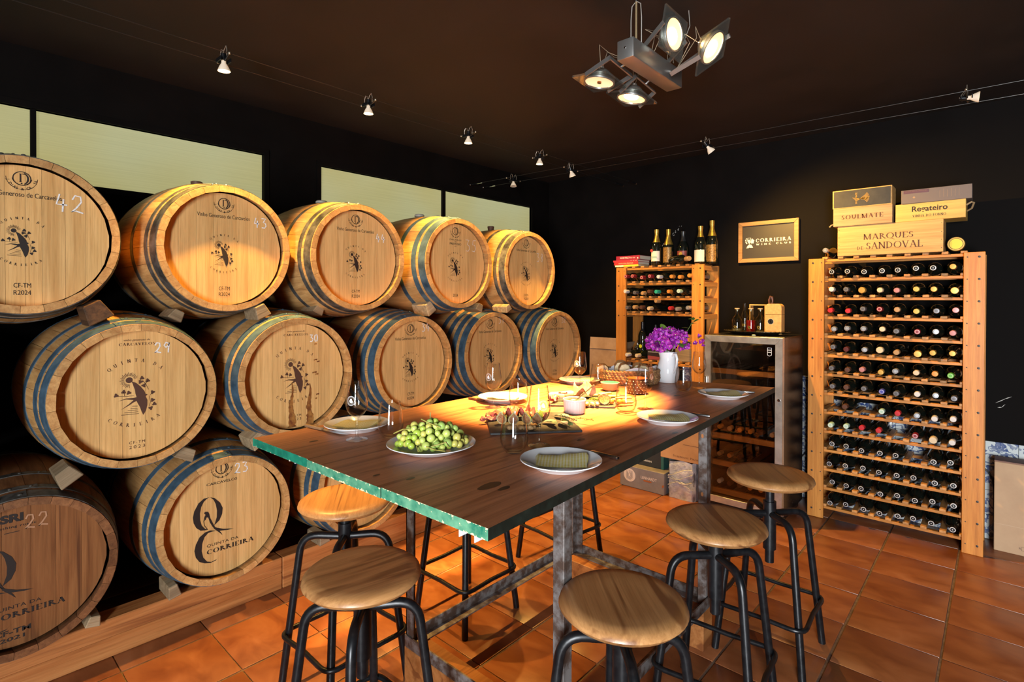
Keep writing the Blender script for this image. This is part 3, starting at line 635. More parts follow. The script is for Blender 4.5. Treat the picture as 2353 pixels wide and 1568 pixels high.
for k, s in (('bordeaux', 1.), ('burgundy', 1.1)):
    pr = bottle_prof(s) if k == 'bordeaux' else [(0, .004), (.026, .003), (.037, 0), (.041, .006), (.041, .15), (.038, .175), (.03, .2), (.021, .225), (.016, .245), (.0142, .27), (.0142, .292)]
    BOT_ME[k] = {g.name: G().lathe(pr, 20, 0, LAY).mesh('wine_bottle', [g], 50) for g in (BOTTLE, BOTTLE_C)}
CAP_G = G().lathe(cap_prof(), 16, 0, LAY @ TR(0, 0, -.3)); CAPB_G = G().lathe(cap_prof(.019, .05), 16, 0, LAY @ TR(0, 0, -.3))
PAL = {'silver-ringed': ((.6, .6, .6), 'S', .4), 'gold': ((.62, .38, .09), None, .5), 'red': ((.5, .03, .04), None, .2), 'pink': ((.5, .22, .22), None, .2), 'grey': ((.12, .12, .13), (.2, .2, .22), .4), 'cream': ((.62, .5, .33), None, 0),
  'white': ((.6, .58, .56), None, 0), 'yellow': ((.5, .4, .08), None, .1), 'orange': ((.6, .25, .05), None, .2), 'green': ((.1, .4, .05), (.3, .5, .2), .1), 'mint': ((.35, .55, .45), (.6, .65, .6), 0), 'blue': ((.06, .07, .35), (.3, .3, .5), .2),
  'brown': ((.1, .045, .03), None, .1), 'tan cork': ((.42, .25, .11), None, 0), 'silver': ((.45, .47, .5), (.25, .27, .3), .6), 'teal': ((.03, .4, .28), None, .1), 'wine red': ((.22, .015, .025), (.5, .3, .3), .1), 'dark red': ((.09, .02, .02), None, .1)}
CAPM = {}
def cap_me(col, big=False):
    k = (col, big)
    if k not in CAPM:
        m = cap_mat(*PAL[col]); CAPM[k] = (CAPB_G if big else CAP_G).mesh('foil_cap', [m], 40)
    return CAPM[k]
def rack_bottle(x, z, col, label, group, y=YR-.0, kind='bordeaux', clear=False, tilt=0., yaw=0.):
    t = thing('wine_bottle', label, 'bottle', (x, y+.3, z), (tilt, 0, yaw), group)
    inst('bottle_body', BOT_ME[kind][BOTTLE_C.name if clear else BOTTLE.name], t)
    inst('foil_cap', cap_me(col, col in ('cream', 'gold') and RN.random() < .4), t, (0, -.3, 0))
    return t
PLUG = mat('screw_plug', (.02, .012, .008), .5)
def rack(name, label, x0, x1, zs, pw, slots, sx0, pitch, ztop, loc=(0, 0)):
    t = thing(name, label, 'wine rack', ((x0+x1)/2, YR+RD/2, 0)); cx = (x0+x1)/2; hw = (x1-x0)/2
    for sx in (-1, 1):
        for yy in (-RD/2, RD/2-.022):
            a, b = (-hw, -hw+pw) if sx < 0 else (hw-pw, hw)
            p = G().box(a, b, yy, yy+.022, 0, ztop).obj('post', PINE_Z, t, smooth=30, bevel=.002)
            if yy < 0:
                g = G()
                for z in zs:
                    for xx, r in (((a+.026 if sx < 0 else b-.026), .0062), ((b-.016 if sx < 0 else a+.016), .0032)):
                        g.lathe([(r, 0), (r, .0012), (r*.7, .0016), (0, .0016)], 10, 0, TR(xx, yy, z-.022) @ RX(pi/2))
                g.obj('screw_plugs', PLUG, p)['kind'] = 'stuff'
        for z in zs:   # side cleats
            a = -hw+.004 if sx < 0 else hw-.026
            G().box(a, a+.022, -RD/2+.0225, RD/2-.0225, z-.036, z-.001).obj('side_cleat', PINE_Y, t, smooth=0)
    rl = G().box(-hw+.012, hw-.012, 0, .032, -.017, 0).mesh('rail', [PINE_X], 30, .0015)
    bl = G().box(-.0155, .0155, -.131, .131, 0, .0155).mesh('bottle_divider', [PINE_Y], 30, .002)
    for z in zs:
        inst('rail', rl, t, (0, -RD/2+.0235, z)); inst('rail', rl, t, (0, RD/2-.0565, z))
        for i in range(slots+1):
            inst('bottle_divider', bl, t, (sx0-cx+pitch*i+RN.uniform(-.002, .002), .0+RN.uniform(-.003, .002), z+.0002))
    return t
BZ = [.077+PITCHZ*i for i in range(14)]
BP = .0868; BX0 = -.852
rack('tall_wine_rack', 'tall orange pine wine rack full of bottles, against the back wall', -.944, -.067, BZ, .0925, 8, BX0, BP, 1.69)
ROWS = [ # from the top row down, left to right; - is an empty slot
 'S S S S S S S gold', 'white grey gold cream pink yellow gold gold', 'red red grey wine_red tan_cork yellow grey pink', 'silver silver silver cream grey wine_red silver pink',
 'grey dark_red silver cream tan_cork gold gold gold', 'grey brown pink gold silver cream orange green', 'grey brown grey blue grey white silver grey', '- brown - mint red silver white white',
 'mint mint red red - wine_red cream white', 'S S S S S - S S', 'S S S S S S S S', 'S S S S S S S S', 'S S S S S S S S']
for ri, row in enumerate(ROWS):
    z = BZ[12-ri]
    for ci, c in enumerate(row.split()):
        if c == '-': continue
        c = 'silver-ringed' if c == 'S' else c.replace('_', ' ')
        clear = (ri, ci) in ((3, 3), (4, 4))
        rack_bottle(BX0+BP*(ci+.5)+RN.uniform(-.004, .004), z+.0445+(0 if c == 'silver-ringed' else RN.uniform(0, .004)), c, 'wine bottle with %s cap, %s from left, %s row down the tall rack' % (c, ORD[ci], ORD[ri]),
                    'bottles lying in the tall rack', YR+RN.uniform(-.012, .012), 'burgundy' if (ri in (1, 4, 5) and ci > 4) else 'bordeaux', clear, RN.uniform(-.02, .03), RN.uniform(-.03, .03))
SZ = [.919]+[1.681-PITCHZ*i for i in (3, 2, 1, 0)]; SZ = [.3, .6]+SZ
SP = .0768; SX0 = -2.325
rack('short_wine_rack', 'pine wine rack with three bottle rows, left of the wine cooler', -2.403, -1.65, SZ, .0935, 8, SX0, SP, 1.688)
SROWS = ['wine_red wine_red wine_red wine_red white orange orange orange', 'white grey tan_cork brown teal orange mint -', 'grey tan_cork brown cream - red silver silver']
for ri, row in enumerate(SROWS):
    for ci, c in enumerate(row.split()):
        if c == '-': continue
        c = c.replace('_', ' ')
        rack_bottle(SX0+SP*(ci+.5)+RN.uniform(-.004, .004), SZ[5-ri]+.0445+RN.uniform(0, .004), c, 'wine bottle with %s cap, %s from left, %s row of the short rack' % (c, ORD[ci], ORD[ri]), 'bottles lying in the short rack', YR-.025+RN.uniform(-.02, .012), 'bordeaux', False, RN.uniform(-.03, .03), RN.uniform(-.12, .02))
rack_bottle(SX0+SP*4.5, SZ[3]+.095, 'tan cork', 'bottle with wooden stopper lying on top of others, third row, short rack', 'bottles lying in the short rack', YR-.02, 'bordeaux', True, -.02, -.18)
# standing bottles
def stand(name, x, y, z, h, r, cap, label, caplen=.09, lab=None, lz=(.18, .45), mt=None, neck=.0145, champ=True, badge=None, cat='bottle', capr=1.12, seg=24, group=None):
    t = thing(name, label, cat, (x, y, z), 0, group); k = h/.3
    pr = [(0, .004), (r*.6, .004), (r*.88, 0), (r, .006*k), (r, h*.48), (r*.9, h*.57), (r*.66, h*.66), (neck*1.25, h*.77), (neck, h*.86), (neck, h*.985)] if champ else [(0, .004), (r*.6, .004), (r*.9, 0), (r, .006*k), (r, h*.6), (r*.93, h*.66), (neck*1.6, h*.74), (neck, h*.78), (neck, h*.985), (0, h*.986)]
    G().lathe(pr, seg).obj('bottle_body', mt or BOTTLE, t, smooth=50)
    def rr(zz):
        for (r1, z1), (r2, z2) in zip(pr[3:], pr[4:]):
            if z1 <= zz <= z2: return r1+(r2-r1)*(zz-z1)/(z2-z1)
        return neck
    zs = [h-caplen+caplen*i/5 for i in range(6)]
    cp = [(rr(q)+.0012+(.0035 if q > h-.03 and champ else 0), q) for q in zs]+[(0, h+.003)]
    if cap: G().lathe(cp, seg).obj('foil_cap' if cap is not CORK else 'stopper', cap, t, smooth=50)
    if lab:
        a, b = h*lz[0], h*lz[1]; n = 14; vs = []; g = G()
        for i in range(n+1):
            th = -pi/2+(i/n-.5)*2.1; vs += [((r+.0006)*cos(th), (r+.0006)*sin(th), a), ((r+.0006)*cos(th), (r+.0006)*sin(th), b)]
        g.add(vs, [(2*i, 2*i+2, 2*i+3, 2*i+1) for i in range(n)]); lb = g.obj('paper_label', lab, t)
    if badge:
        F = Flat(ON_Y); F.put(disc2(0, h*.33, .0145, 18)); F.obj('round_badge', [badge], t, (0, -r-.001, 0))
    return t
ZT = SZ[-1]+.016
TEALL = rough_mat('printed_label', (.5, .45, .3), (.12, .16, .12), 90, (.5, .6), 0, 0)
GOLDL = rough_mat('gilt_label', (.45, .25, .06), (.08, .04, .015), 120, (.4, .5), .3, 0)
b = stand('sparkling_bottle', -2.083, 4.04, ZT, .295, .042, GOLDF, 'gold-foiled bottle with cream label and red seal, beside the books', .105, PAPER, (.12, .4)); F = Flat(ON_Y); F.put(disc2(-.022, .122, .012, 14)); F.put(stroke2([(-.024, .07), (.024, .068)], .012), 0, 0, 1, 1); F.obj('seal', [cm((.4, .03, .03)), cm((.25, .42, .36))], b, (0, -.0445, 0))
stand('sparkling_bottle', -1.995, 4.07, ZT, .292, .042, GOLDF, 'gold-foiled bottle with ornate gilt label, second from the books', .125, GOLDL, (.08, .5))
stand('dark_bottle', -1.893, 4.12, ZT, .272, .046, mat('black_foil', (.02, .02, .02), .3), 'black bottle with red and gold oval label, at the back on the short rack', .08, cm((.3, .06, .04)), (.2, .42), badge=cm((.6, .38, .05)))
stand('sparkling_bottle', -1.708, 4.02, ZT, .288, .045, GOLDF, 'gold-foiled bottle with plain cream label, above the right post', .085, PAPER, (.05, .36))
stand('sparkling_bottle', -1.655, 4.11, ZT, .335, .046, GOLDF, 'tallest gold-foiled bottle, behind the cream label one', .12, GOLDL, (.05, .44))
t = thing('lying_bottle', 'dark bottle lying on the short rack, foil end to the front', 'bottle', (-1.87, 4.0, ZT+.037), (0, 0, .95)); inst('bottle_body', BOT_ME['bordeaux'][BOTTLE.name], t, (0, .15, 0)); inst('foil_cap', cap_me('tan cork', True), t, (0, -.15, 0))
# books
bz = ZT
PG = mat('book_pages', (.6, .54, .42), .8)
for i, (w, d, h, col, xo, txt, tc, lab) in enumerate([(.225, .17, .016, (.62, .5, .05), 0, None, None, 'thin yellow and white book, lowest of the stack'), (.235, .18, .024, (.42, .03, .035), -.006, 'ENOLOGIA PRATICA', (.75, .5, .3), 'red book lettered ENOLOGIA PRATICA, third in the stack'),
     (.24, .19, .016, (.35, .03, .05), -.012, 'VINHOS DO MUNDO', (.6, .4, .35), 'thin red paperback, second from top of the stack'), (.23, .18, .034, (.25, .015, .045), .012, 'WINE FOLLY', (.8, .72, .65), 'thick dark red book lettered WINE FOLLY, topmost of the stack')]):
    t = thing('book', lab, 'book', (-2.325+xo, 3.985+d/2, bz), -.04, 'wine books on the short rack')
    G().box(-w/2+.002, w/2-.003, -d/2+.004, d/2-.004, .002, h-.002).obj('pages', PG, t, smooth=0)
    m = cm(col, .4); c = G().box(-w/2, w/2, -d/2, -d/2+.003, 0, h); c.box(-w/2, w/2, -d/2+.003, d/2, 0, .0018); c.box(-w/2, w/2, -d/2+.003, d/2, h-.0018, h); c.obj('cover', m, t, smooth=0)
    F = Flat(ON_Y)
    if txt and i != 2: F.put(squeeze(font_mesh(txt, .02, .012), w*(.42 if i == 3 else .6), h*.42), -.03 if i == 3 else 0, h*.3)
    elif i == 0: F.put(poly2([(-w/2, .002), (-.03, .002), (-.03, h-.002), (-w/2, h-.002)]))
    if i == 3: F.put(squeeze(font_mesh('Master Guide', .02, 0, .3), .05, h*.3), .045, h*.34); F.put(stroke2([(.09, h*.35), (.1, h*.35)], .012))
    if i == 2: F.put(squeeze(font_mesh('+ + +', .02, .02), .06, h*.4), .08, h*.3)
    F.obj('spine_lettering', [cm(tc or (.7, .68, .6))], t, (0, -d/2-.0006, 0)); bz += h+.0004
# lower shelf of the short rack
ZL = SZ[2]+.016
stand('wine_bottle', -2.222, 4.07, ZL, .3, .037, mat('black_wax', (.01, .01, .012), .25), 'black upright bottle with yellow round sticker, behind the flowers', .08, champ=False, badge=cm((.55, .55, .02)))
stand('wine_bottle', -2.145, 4.15, ZL, .275, .036, mat('black_wax2', (.01, .012, .016), .3), 'black upright bottle without sticker, behind the sticker bottle', .08, champ=False)
for i, (x, c, lab) in enumerate(((-2.26, 'white', 'bottle lying in front of the upright bottles, left of two'), (-2.17, 'cream', 'bottle lying in front of the upright bottles, right of two'))):
    rack_bottle(x, ZL+.03, c, lab, None, YR-.02, yaw=-.1)
t = thing('oil_cruet', 'small steel oil cruet with spout, beside the upright bottle', 'cruet', (-2.296, 4.12, ZL)); G().lathe([(0, 0), (.03, 0), (.03, .07), (.026, .08), (.008, .1), (.006, .118), (0, .118)], 18).obj('body', CHROME, t); G().tube([(0, 0, .1), (-.01, 0, .125), (-.004, 0, .14)], .003, 8).obj('spout', CHROME, t)
t = thing('gift_box', 'dark printed box under the flowers on the short rack', 'box', (-2.03, 4.02, ZL)); G().box(-.095, .095, -.05, .05, 0, .09).obj('box_body', cm((.03, .018, .02), .35), t, bevel=.002); F = Flat(ON_Y); F.put(squeeze(font_mesh('wineselect', .02, .01), .1, .012), -.04, .06); F.put(poly2([(-.09, .0), (.09, .0), (.09, .018), (-.09, .03)]), 0, .004, 1, 1); F.obj('lettering', [cm((.6, .58, .56)), cm((.3, .06, .06))], t, (0, -.0506, 0))
t = thing('wooden_crate', 'upright pine box with leafy sprig, behind the flowers', 'crate', (-1.83, 4.09, ZL)); G().box(-.08, .08, -.07, .07, 0, .1).obj('lower_box', wood('grey_crate', (.16, .11, .06), (.3, .22, .13), 'X', 7), t, bevel=.002); G().box(-.07, .07, -.06, .06, .1003, .215).obj('upper_box', PINE_X, t, bevel=.002)
# on top of the tall rack
ZB = BZ[-1]+.016
def crate(name, label, x0, x1, z0, h, d, m, y=3.955, rz=0., txt=(), inkm=INKB, lid=None, nails=False):
    t = thing(name, label, 'box', ((x0+x1)/2, y+d/2, z0), rz); w = (x1-x0)/2
    G().box(-w, w, -d/2, -d/2+.009, 0, h).obj('front_panel', m, t, bevel=.0012)
    g = G(); g.box(-w, w, d/2-.009, d/2, 0, h); g.box(-w, -w+.009, -d/2+.0093, d/2-.0093, 0, h); g.box(w-.009, w, -d/2+.0093, d/2-.0093, 0, h); g.box(-w+.0093, w-.0093, -d/2+.0093, d/2-.0093, 0, .008); g.obj('case', m, t, bevel=.001)
    G().box(-w+.0005, w-.0005, -d/2+.0093, d/2-.0093, h-.0075, h-.0002).obj('lid', lid or m, t)
    F = Flat(ON_Y)
    for vf, x, z in txt: F.put(vf, x, z)
    if txt: F.obj('lettering', [inkm], t, (0, -d/2-.0007, 0))
    if nails:
        g = G()
        for s in (-1, 1):
            for q in (.12, .38, .62, .88): g.lathe([(.0022, 0), (.0022, .001), (0, .0012)], 8, 0, TR(s*(w-.008), -d/2, h*q) @ RX(pi/2))
        g.obj('nails', PLUG, t)['kind'] = 'stuff'
    return t
crate('wine_crate', 'large pine crate lettered MARQUES DE SANDOVAL on the tall rack', -.78, -.25, ZB, .188, .19, CRATE, txt=[(squeeze(serif_mesh('MARQUES', .05, .05), .25, .042), .0, .088), (squeeze(serif_mesh('SANDOVAL', .05, .05), .28, .04), .03, .036), (squeeze(serif_mesh('DE', .03), .032, .022), -.142, .034)], nails=True)
s_ = crate('wine_box', 'pale wooden box lettered SOULMATE, left on the big crate', -.803, -.491, ZB+.1884, .113, .17, wood('pale_box', (.42, .25, .12), (.56, .36, .19), 'X', 6), y=3.945, txt=[(squeeze(serif_mesh('SOULMATE', .04, .14, .2), .22, .026), 0, .042)])
G().tube([(-.157, -.06, .02), (-.17, -.075, .012), (-.178, -.08, .0)], .004, 8).obj('rope_handle', cm((.4, .26, .14), .8), s_)
k_ = crate('wine_box', 'wooden box with black front and gold tree emblem, topmost left', -.807, -.493, ZB+.302, .114, .15, CRATE, y=3.945)
G().box(-.15, .15, -.0785, -.0753, .006, .108).obj('black_panel', rough_mat('black_panel', (.012, .013, .014), (.03, .03, .03), 12, (.5, .7)), k_)
F = Flat(ON_Y); F.put(squeeze(font_mesh('SOULMATE', .02, .02), .07, .01), -.022, .055, 1, 0, pi/2)
for q in range(11):
    a = -1.2+q*.24; F.put(stroke2([(.0+.004*cos(q), .05+.004*sin(q*2)), (.014+.02*cos(a), .055+.018*sin(a)), (.022+.02*cos(a), .055+.032*sin(a))], .0022))
for q in range(5): F.put(stroke2([(-.005, .05), (-.028-.005*q, .036+.006*q)], .0018))
F.put(stroke2([(-.01, .05), (.035, .05)], .004)); F.put(stroke2([(.02, .038), (.042, .062)], .005)); F.obj('gold_emblem', [cm((.42, .25, .05), .4, .4)], k_, (0, -.0792, 0))
r_ = crate('wine_box', 'yellow pine box lettered Regateiro with rope handle, on the big crate', -.477, -.152, ZB+.1884, .104, .2, wood('yellow_pine', (.56, .32, .07), (.7, .45, .12), 'X', 6, .5, .1, .1), txt=[(squeeze(font_mesh('Regateiro', .04, .018), .165, .042), 0, .044), (squeeze(serif_mesh('VINHA DO FORNO', .02, .1), .155, .014), -.002, .022)], inkm=INK)
G().tube([(.163, -.05, .075), (.185, -.06, .088), (.195, -.04, .085), (.185, .0, .06), (.163, .03, .05)], .005, 8).obj('rope_handle', cm((.45, .3, .15), .8), r_)
g_ = crate('gift_carton', 'flat grey printed carton, topmost right', -.45, -.127, ZB+.2928, .08, .17, cm((.14, .11, .1), .6), y=3.95, rz=.02)
F = Flat(ON_Y); F.put(poly2([(-.15, .058), (-.03, .058), (-.03, .077), (-.15, .077)]), 0, 0, 1, 1)
for q in range(6): F.put(stroke2([(.02+.017*q, .02), (.02+.017*q, .06+.008*(q % 2))], .0014))
F.put(disc2(-.1, .034, .007, 4)); F.put(squeeze(font_mesh('RESERVA ESPECIAL DO DOURO', .02), .1, .005), -.09, .068, 1, 0); F.obj('printing', [cm((.32, .2, .1)), cm((.09, .035, .05))], g_, (0, -.0856, 0))
t = thing('brass_tin', 'round brass tin lid standing on the right of the tall rack', 'tin', (-.195, 3.98, ZB)); G().lathe([(0, -.004), (.03, -.004), (.032, -.001), (.038, -.001), (.0405, .002), (.0415, .03), (0, .03)], 32, 0, TR(0, 0, .0418) @ RX(pi/2) @ SCL(1, 1, -1)).obj('tin_body', mat('brass', (.5, .3, .08), .3, .8), t); G().lathe([(0, 0), (.029, 0), (.029, .001)], 28, 0, TR(0, -.0052, .0418) @ RX(-pi/2)).obj('tin_disc', mat('yellow_brass', (.62, .42, .03), .4, .3), t)
t = thing('lying_bottle', 'black bottle lying left of the big crate on the tall rack', 'bottle', (-.845, 4.23, ZB+.041)); inst('bottle_body', BOT_ME['burgundy'][BOTTLE.name], t); inst('foil_cap', cap_me('silver', False), t, (0, -.3, 0))
# ---------------------------------------------------------------- wine cooler and what stands on it
YF = 3.62; FX0, FX1, FZ = -1.507, -1.01, 1.183
ck = thing('wine_cooler', 'stainless framed wine cooler with dark glass door, under the sign', 'wine cooler', ((FX0+FX1)/2, YF+.25, 0)); cx = (FX0+FX1)/2; w = (FX1-FX0)/2; dy = -.25
CB = rough_mat('black_cabinet', (.006, .006, .007), (.01, .01, .011), 30, (.22, .3), 0, .02)
g = G(); g.box(-w, -w+.025, dy+.047, .22, .045, FZ); g.box(w-.025, w, dy+.047, .22, .045, FZ); g.box(-w+.025, w-.025, .19, .22, .045, FZ); g.box(-w+.025, w-.025, dy+.047, .19, FZ-.03, FZ); g.box(-w+.025, w-.025, dy+.047, .19, .045, .08); g.obj('cabinet', CB, ck, bevel=.002)
fw = .043; H0, H1 = .052, FZ-.002
for nm, P in (('door_rail', [(-w, H1), (w, H1), (w-fw, H1-fw), (-w+fw, H1-fw)]), ('door_rail', [(-w, H0), (-w+fw, H0+fw), (w-fw, H0+fw), (w, H0)]), ('door_stile', [(-w, H0), (-w, H1), (-w+fw, H1-fw), (-w+fw, H0+fw)]), ('door_stile', [(w, H0), (w-fw, H0+fw), (w-fw, H1-fw), (w, H1)])):
    G().prism(P, 0, .044, T=TR(0, dy+.044, 0) @ RX(pi/2)).obj(nm, INOX, ck, bevel=.001)
G().box(-w+fw, w-fw, dy+.006, dy+.012, H0+fw, H1-fw).obj('door_glass', GLASS_D, ck, smooth=0)
F = Flat(ON_Y); sx_, sz_ = .17, 1.09
F.put(stroke2([(-.012, .026), (-.012, -.02), (0, -.026), (.012, -.02), (.012, .026), (-.012, .026)], .003), sx_, sz_)
for q in (.012, -.002): F.put(stroke2([(-.012, q), (.012, q)], .005), sx_, sz_)
F.obj('maker_emblem', [cm((.7, .7, .7))], ck, (0, dy+.0052, 0))
G().lathe([(.009, 0), (.009, .004), (0, .005)], 16, 0, TR(w-.02, dy, .79) @ RX(pi/2)).obj('lock', CHROME, ck)
G().box(-w+.006, -w+.02, dy-.022, dy-.002, .8, .9).obj('door_handle', CHROME, ck, bevel=.003)
G().box(-w+.02, w-.02, dy+.06, .2, .0, .045).obj('plinth', CB, ck)
SHW = wood('cooler_shelf', (.4, .17, .04), (.55, .26, .08), 'X', 6, .5, .05, .1)
SHZ = [.955, .51, .325, .135]
for z in SHZ:
    sh = G().box(-w+.028, w-.028, dy+.05, dy+.075, z-.035, z).obj('shelf_front', SHW, ck, bevel=.002)
    g = G()
    for q in range(7): g.box(-w+.04+q*.063, -w+.05+q*.063, dy+.0753, .18, z-.012, z-.004)
    g.obj('shelf_wires', BLACK, sh)['kind'] = 'stuff'
for ri, (z, n, cs) in enumerate(((.51, 6, ['orange', 'tan cork', 'orange', 'orange', 'brown', 'tan cork']), (.325, 3, ['tan cork', 'orange', 'brown']), (.135, 6, ['white', 'brown', 'brown', 'orange', 'orange', 'orange']))):
    for q in range(n):
        rack_bottle(cx-w+.075+q*.068, z+.036+(.0 if q % 2 else .002), cs[q], 'bottle with %s cap in the cooler, %s from left, %s stocked shelf' % (cs[q], ORD[q], ['upper', 'middle', 'lowest'][ri]), 'bottles lying in the wine cooler', YF+.075)
# tray
t = thing('serving_tray', 'dark hammered metal tray on the wine cooler', 'tray', (-1.245, 3.86, FZ+.004))
HAM = rough_mat('hammered_metal', (.04, .03, .02), (.3, .24, .14), 120, (.15, .3), .9, .6)
G().lathe([(0, 0), (.15, 0), (.17, .004), (.2, .016), (.215, .019), (.214, .022), (.198, .019), (.168, .007), (.15, .004), (0, .004)], 48, 0, None, 1, .62).obj('tray_body', HAM, t)
g = G()
for q in range(40):
    a = 2*pi*q/40; g.ball((.212*cos(a), .212*.62*sin(a), .021), .005, 6, 0, .7)
g.obj('beaded_rim', HAM, t)['kind'] = 'stuff'
ZTR = FZ+.0085
def decanter(x, y, h, r, label, liquid=None, stopper=True, level=.45, neck=.011):
    t = thing('glass_bottle', label, 'bottle', (x, y, ZTR))
    pr = [(0, .003), (r*.8, .002), (r*.95, 0), (r, .006), (r, h*.5), (r*.9, h*.58), (neck*1.4, h*.7), (neck, h*.75), (neck, h*.92), (neck*1.25, h*.93), (neck*1.25, h*.96), (neck*.8, h*.96)]
    G().lathe(pr, 24).obj('glass_body', BOTTLE_C, t, smooth=50)
    if liquid: G().lathe([(0, .008), (r*.88, .008), (r*.9, .012), (r*.9, h*level), (0, h*level)], 20).obj('liquid', liquid, t, smooth=50)
    if stopper: G().lathe([(neck*.75, h*.9), (neck*.75, h*.96), (neck*1.5, h*.962), (neck*1.5, h), (0, h)], 16).obj('stopper', cm((.5, .34, .17), .5), t)
    F = Flat(ON_Y)
    for q in range(9): a = q*.7; F.put(disc2(.011*cos(a)*(q/9), h*.27+.016*sin(a)*(q/9)+.002*q-.01, .0045, 7))
    F.obj('gilt_print', [cm((.5, .34, .06), .4, .3)], t, (0, -r-.001, 0)); return t
ROSE = mat('red_liqueur', (.35, .004, .006), .08, Transmission_Weight=.35); PALE = mat('pale_liqueur', (.62, .5, .25), .1, Transmission_Weight=.6)
decanter(-1.37, 3.85, .172, .034, 'pale liqueur bottle with cork, front left on the tray', PALE, level=.16)
decanter(-1.345, 3.93, .21, .027, 'tall clear empty bottle at the back of the tray', None, False)
decanter(-1.277, 3.85, .172, .033, 'red liqueur bottle on the tray', ROSE, level=.52)
decanter(-1.222, 3.87, .172, .033, 'clear bottle inside the wooden frame on the tray', PALE, level=.1)
t = thing('wooden_display_frame', 'open wooden box frame around the clear bottle', 'frame', (-1.24, 3.91, ZTR)); g = G(); g.box(-.062, -.054, -.02, .04, 0, .19); g.box(.054, .062, -.07, .04, 0, .19); g.box(-.062, .062, -.02, .04, .1903, .198); g.obj('frame_body', CRATE, t, bevel=.001)
t = thing('wooden_bottle_case', 'tan rounded-top wooden case with round badge, on the tray', 'case', (-1.124, 3.85, ZTR))
def rr_poly(w, h, r): return [(-w, 0), (w, 0)]+[(w-r+r*cos(radians(a)), h-r+r*sin(radians(a))) for a in range(0, 91, 15)]+[(-w+r+r*cos(radians(a)), h-r+r*sin(radians(a))) for a in range(90, 181, 15)]
CSM = rough_mat('tan_board', (.46, .26, .08), (.56, .34, .12), 60, (.5, .6))
G().prism(rr_poly(.052, .132, .0001), -.035, .035, T=RX(pi/2)).obj('case_body', CSM, t, bevel=.001); G().prism(rr_poly(.052, .07, .026), -.035, .035, T=TR(0, 0, .1335) @ RX(pi/2)).obj('case_lid', CSM, t, bevel=.001)
F = Flat(ON_Y); F.put(disc2(0, 0, .018, 20)); F.put(ring2(0, 0, .018, .0195), mi=1); swallow(F, 0, 0, .16, 1); F.obj('badge', [cm((.01, .01, .01)), cm((.6, .55, .45))], t, (-.015, -.0356, .085))
t = thing('bottle_opener_ring', 'dark curved handle standing behind the wooden frame', 'handle', (-1.2, 4.0, ZTR)); G().tube([(-.0, .0, .19), (-.004, 0, .23), (.006, 0, .255), (.016, 0, .25), (.02, 0, .22), (.016, 0, .2)], .009, 10, sq=.5).obj('strap', cm((.12, .05, .03), .4), t); G().box(-.01, .03, -.012, .012, 0, .2).obj('stem', cm((.03, .02, .015), .4), t)
tag(G().ball((0, 0, 0), .014, 10, 0, .35).obj('white_pebble', cm((.6, .56, .5)), None, (-1.205, 3.69, FZ+.005)), 'small white pebble on the front edge of the wine cooler', 'pebble')
# ---------------------------------------------------------------- sign
t = thing('framed_sign', 'black framed sign lettered CORRIEIRA WINE CLUB on the back wall', 'sign', (-1.296, YW-.006, 1.86)); a, b, q = .212, .154, .03
for P in ([(-a, b), (a, b), (a-q, b-q), (-a+q, b-q)], [(-a, -b), (-a+q, -b+q), (a-q, -b+q), (a, -b)], [(-a, -b), (-a, b), (-a+q, b-q), (-a+q, -b+q)], [(a, -b), (a-q, -b+q), (a-q, b-q), (a, b)]):
    G().prism(P, 0, .022, T=RX(pi/2)).obj('frame_bar', FRAMEW, t, bevel=.0015)
G().box(-a+q+.0005, a-q-.0005, -.008, -.002, -b+q+.0005, b-q-.0005).obj('black_board', cm((.022, .02, .02), .5), t, smooth=0)
F = Flat(ON_Y)
F.put(squeeze(serif_mesh('CORRIEIRA', .04, .2, .2, .07), .246, .029), .037, -.004); F.put(squeeze(serif_mesh('WINE CLUB', .02, .55, .22, .09), .244, .014), .037, -.026)
X0 = -.134; EF = F; F = Flat(Matrix.Identity(4)); 
F.put(poly2([(X0-.016, .036), (X0+.016, .036), (X0+.018, .012), (X0+.009, -.004), (X0+.003, -.01), (X0-.003, -.01), (X0-.009, -.004), (X0-.018, .012)])); F.put(poly2([(X0-.012, .034), (X0+.012, .034), (X0+.013, .022), (X0-.013, .022)]), mi=1, lift=.0006)
F.put(stroke2([(X0, -.008), (X0, -.022)], .004)); F.put(poly2([(X0-.024, -.036), (X0-.012, -.024), (X0-.004, -.018), (X0+.018, -.018), (X0+.03, -.034), (X0+.034, -.044), (X0+.01, -.044), (X0-.004, -.038)])); F.put(poly2([(X0-.03, -.044), (X0-.012, -.036), (X0+.002, -.042), (X0-.012, -.046)]))
for x, y, r in ((-.03, .004, .006), (-.032, .018, .006), (-.027, .03, .005), (-.024, -.006, .006)): F.put(disc2(X0+x, y, r, 9))
F.put(poly2([(X0+.028+(.016+.003*sin(5*k))*cos(k), .008+(.019+.003*sin(5*k))*sin(k)) for k in [2*pi*i/22 for i in range(22)]]))
EF.g.add([ON_Y @ Vector((X0+(v[0]-X0)*.8, v[1]*.95, v[2])) for v in F.g.v], F.g.f); EF.g.m[-len(F.g.f):] = F.g.m; F = EF
F.obj('lettering', [cm((.72, .68, .64)), cm((.022, .02, .02), .5)], t, (0, -.0086, 0))
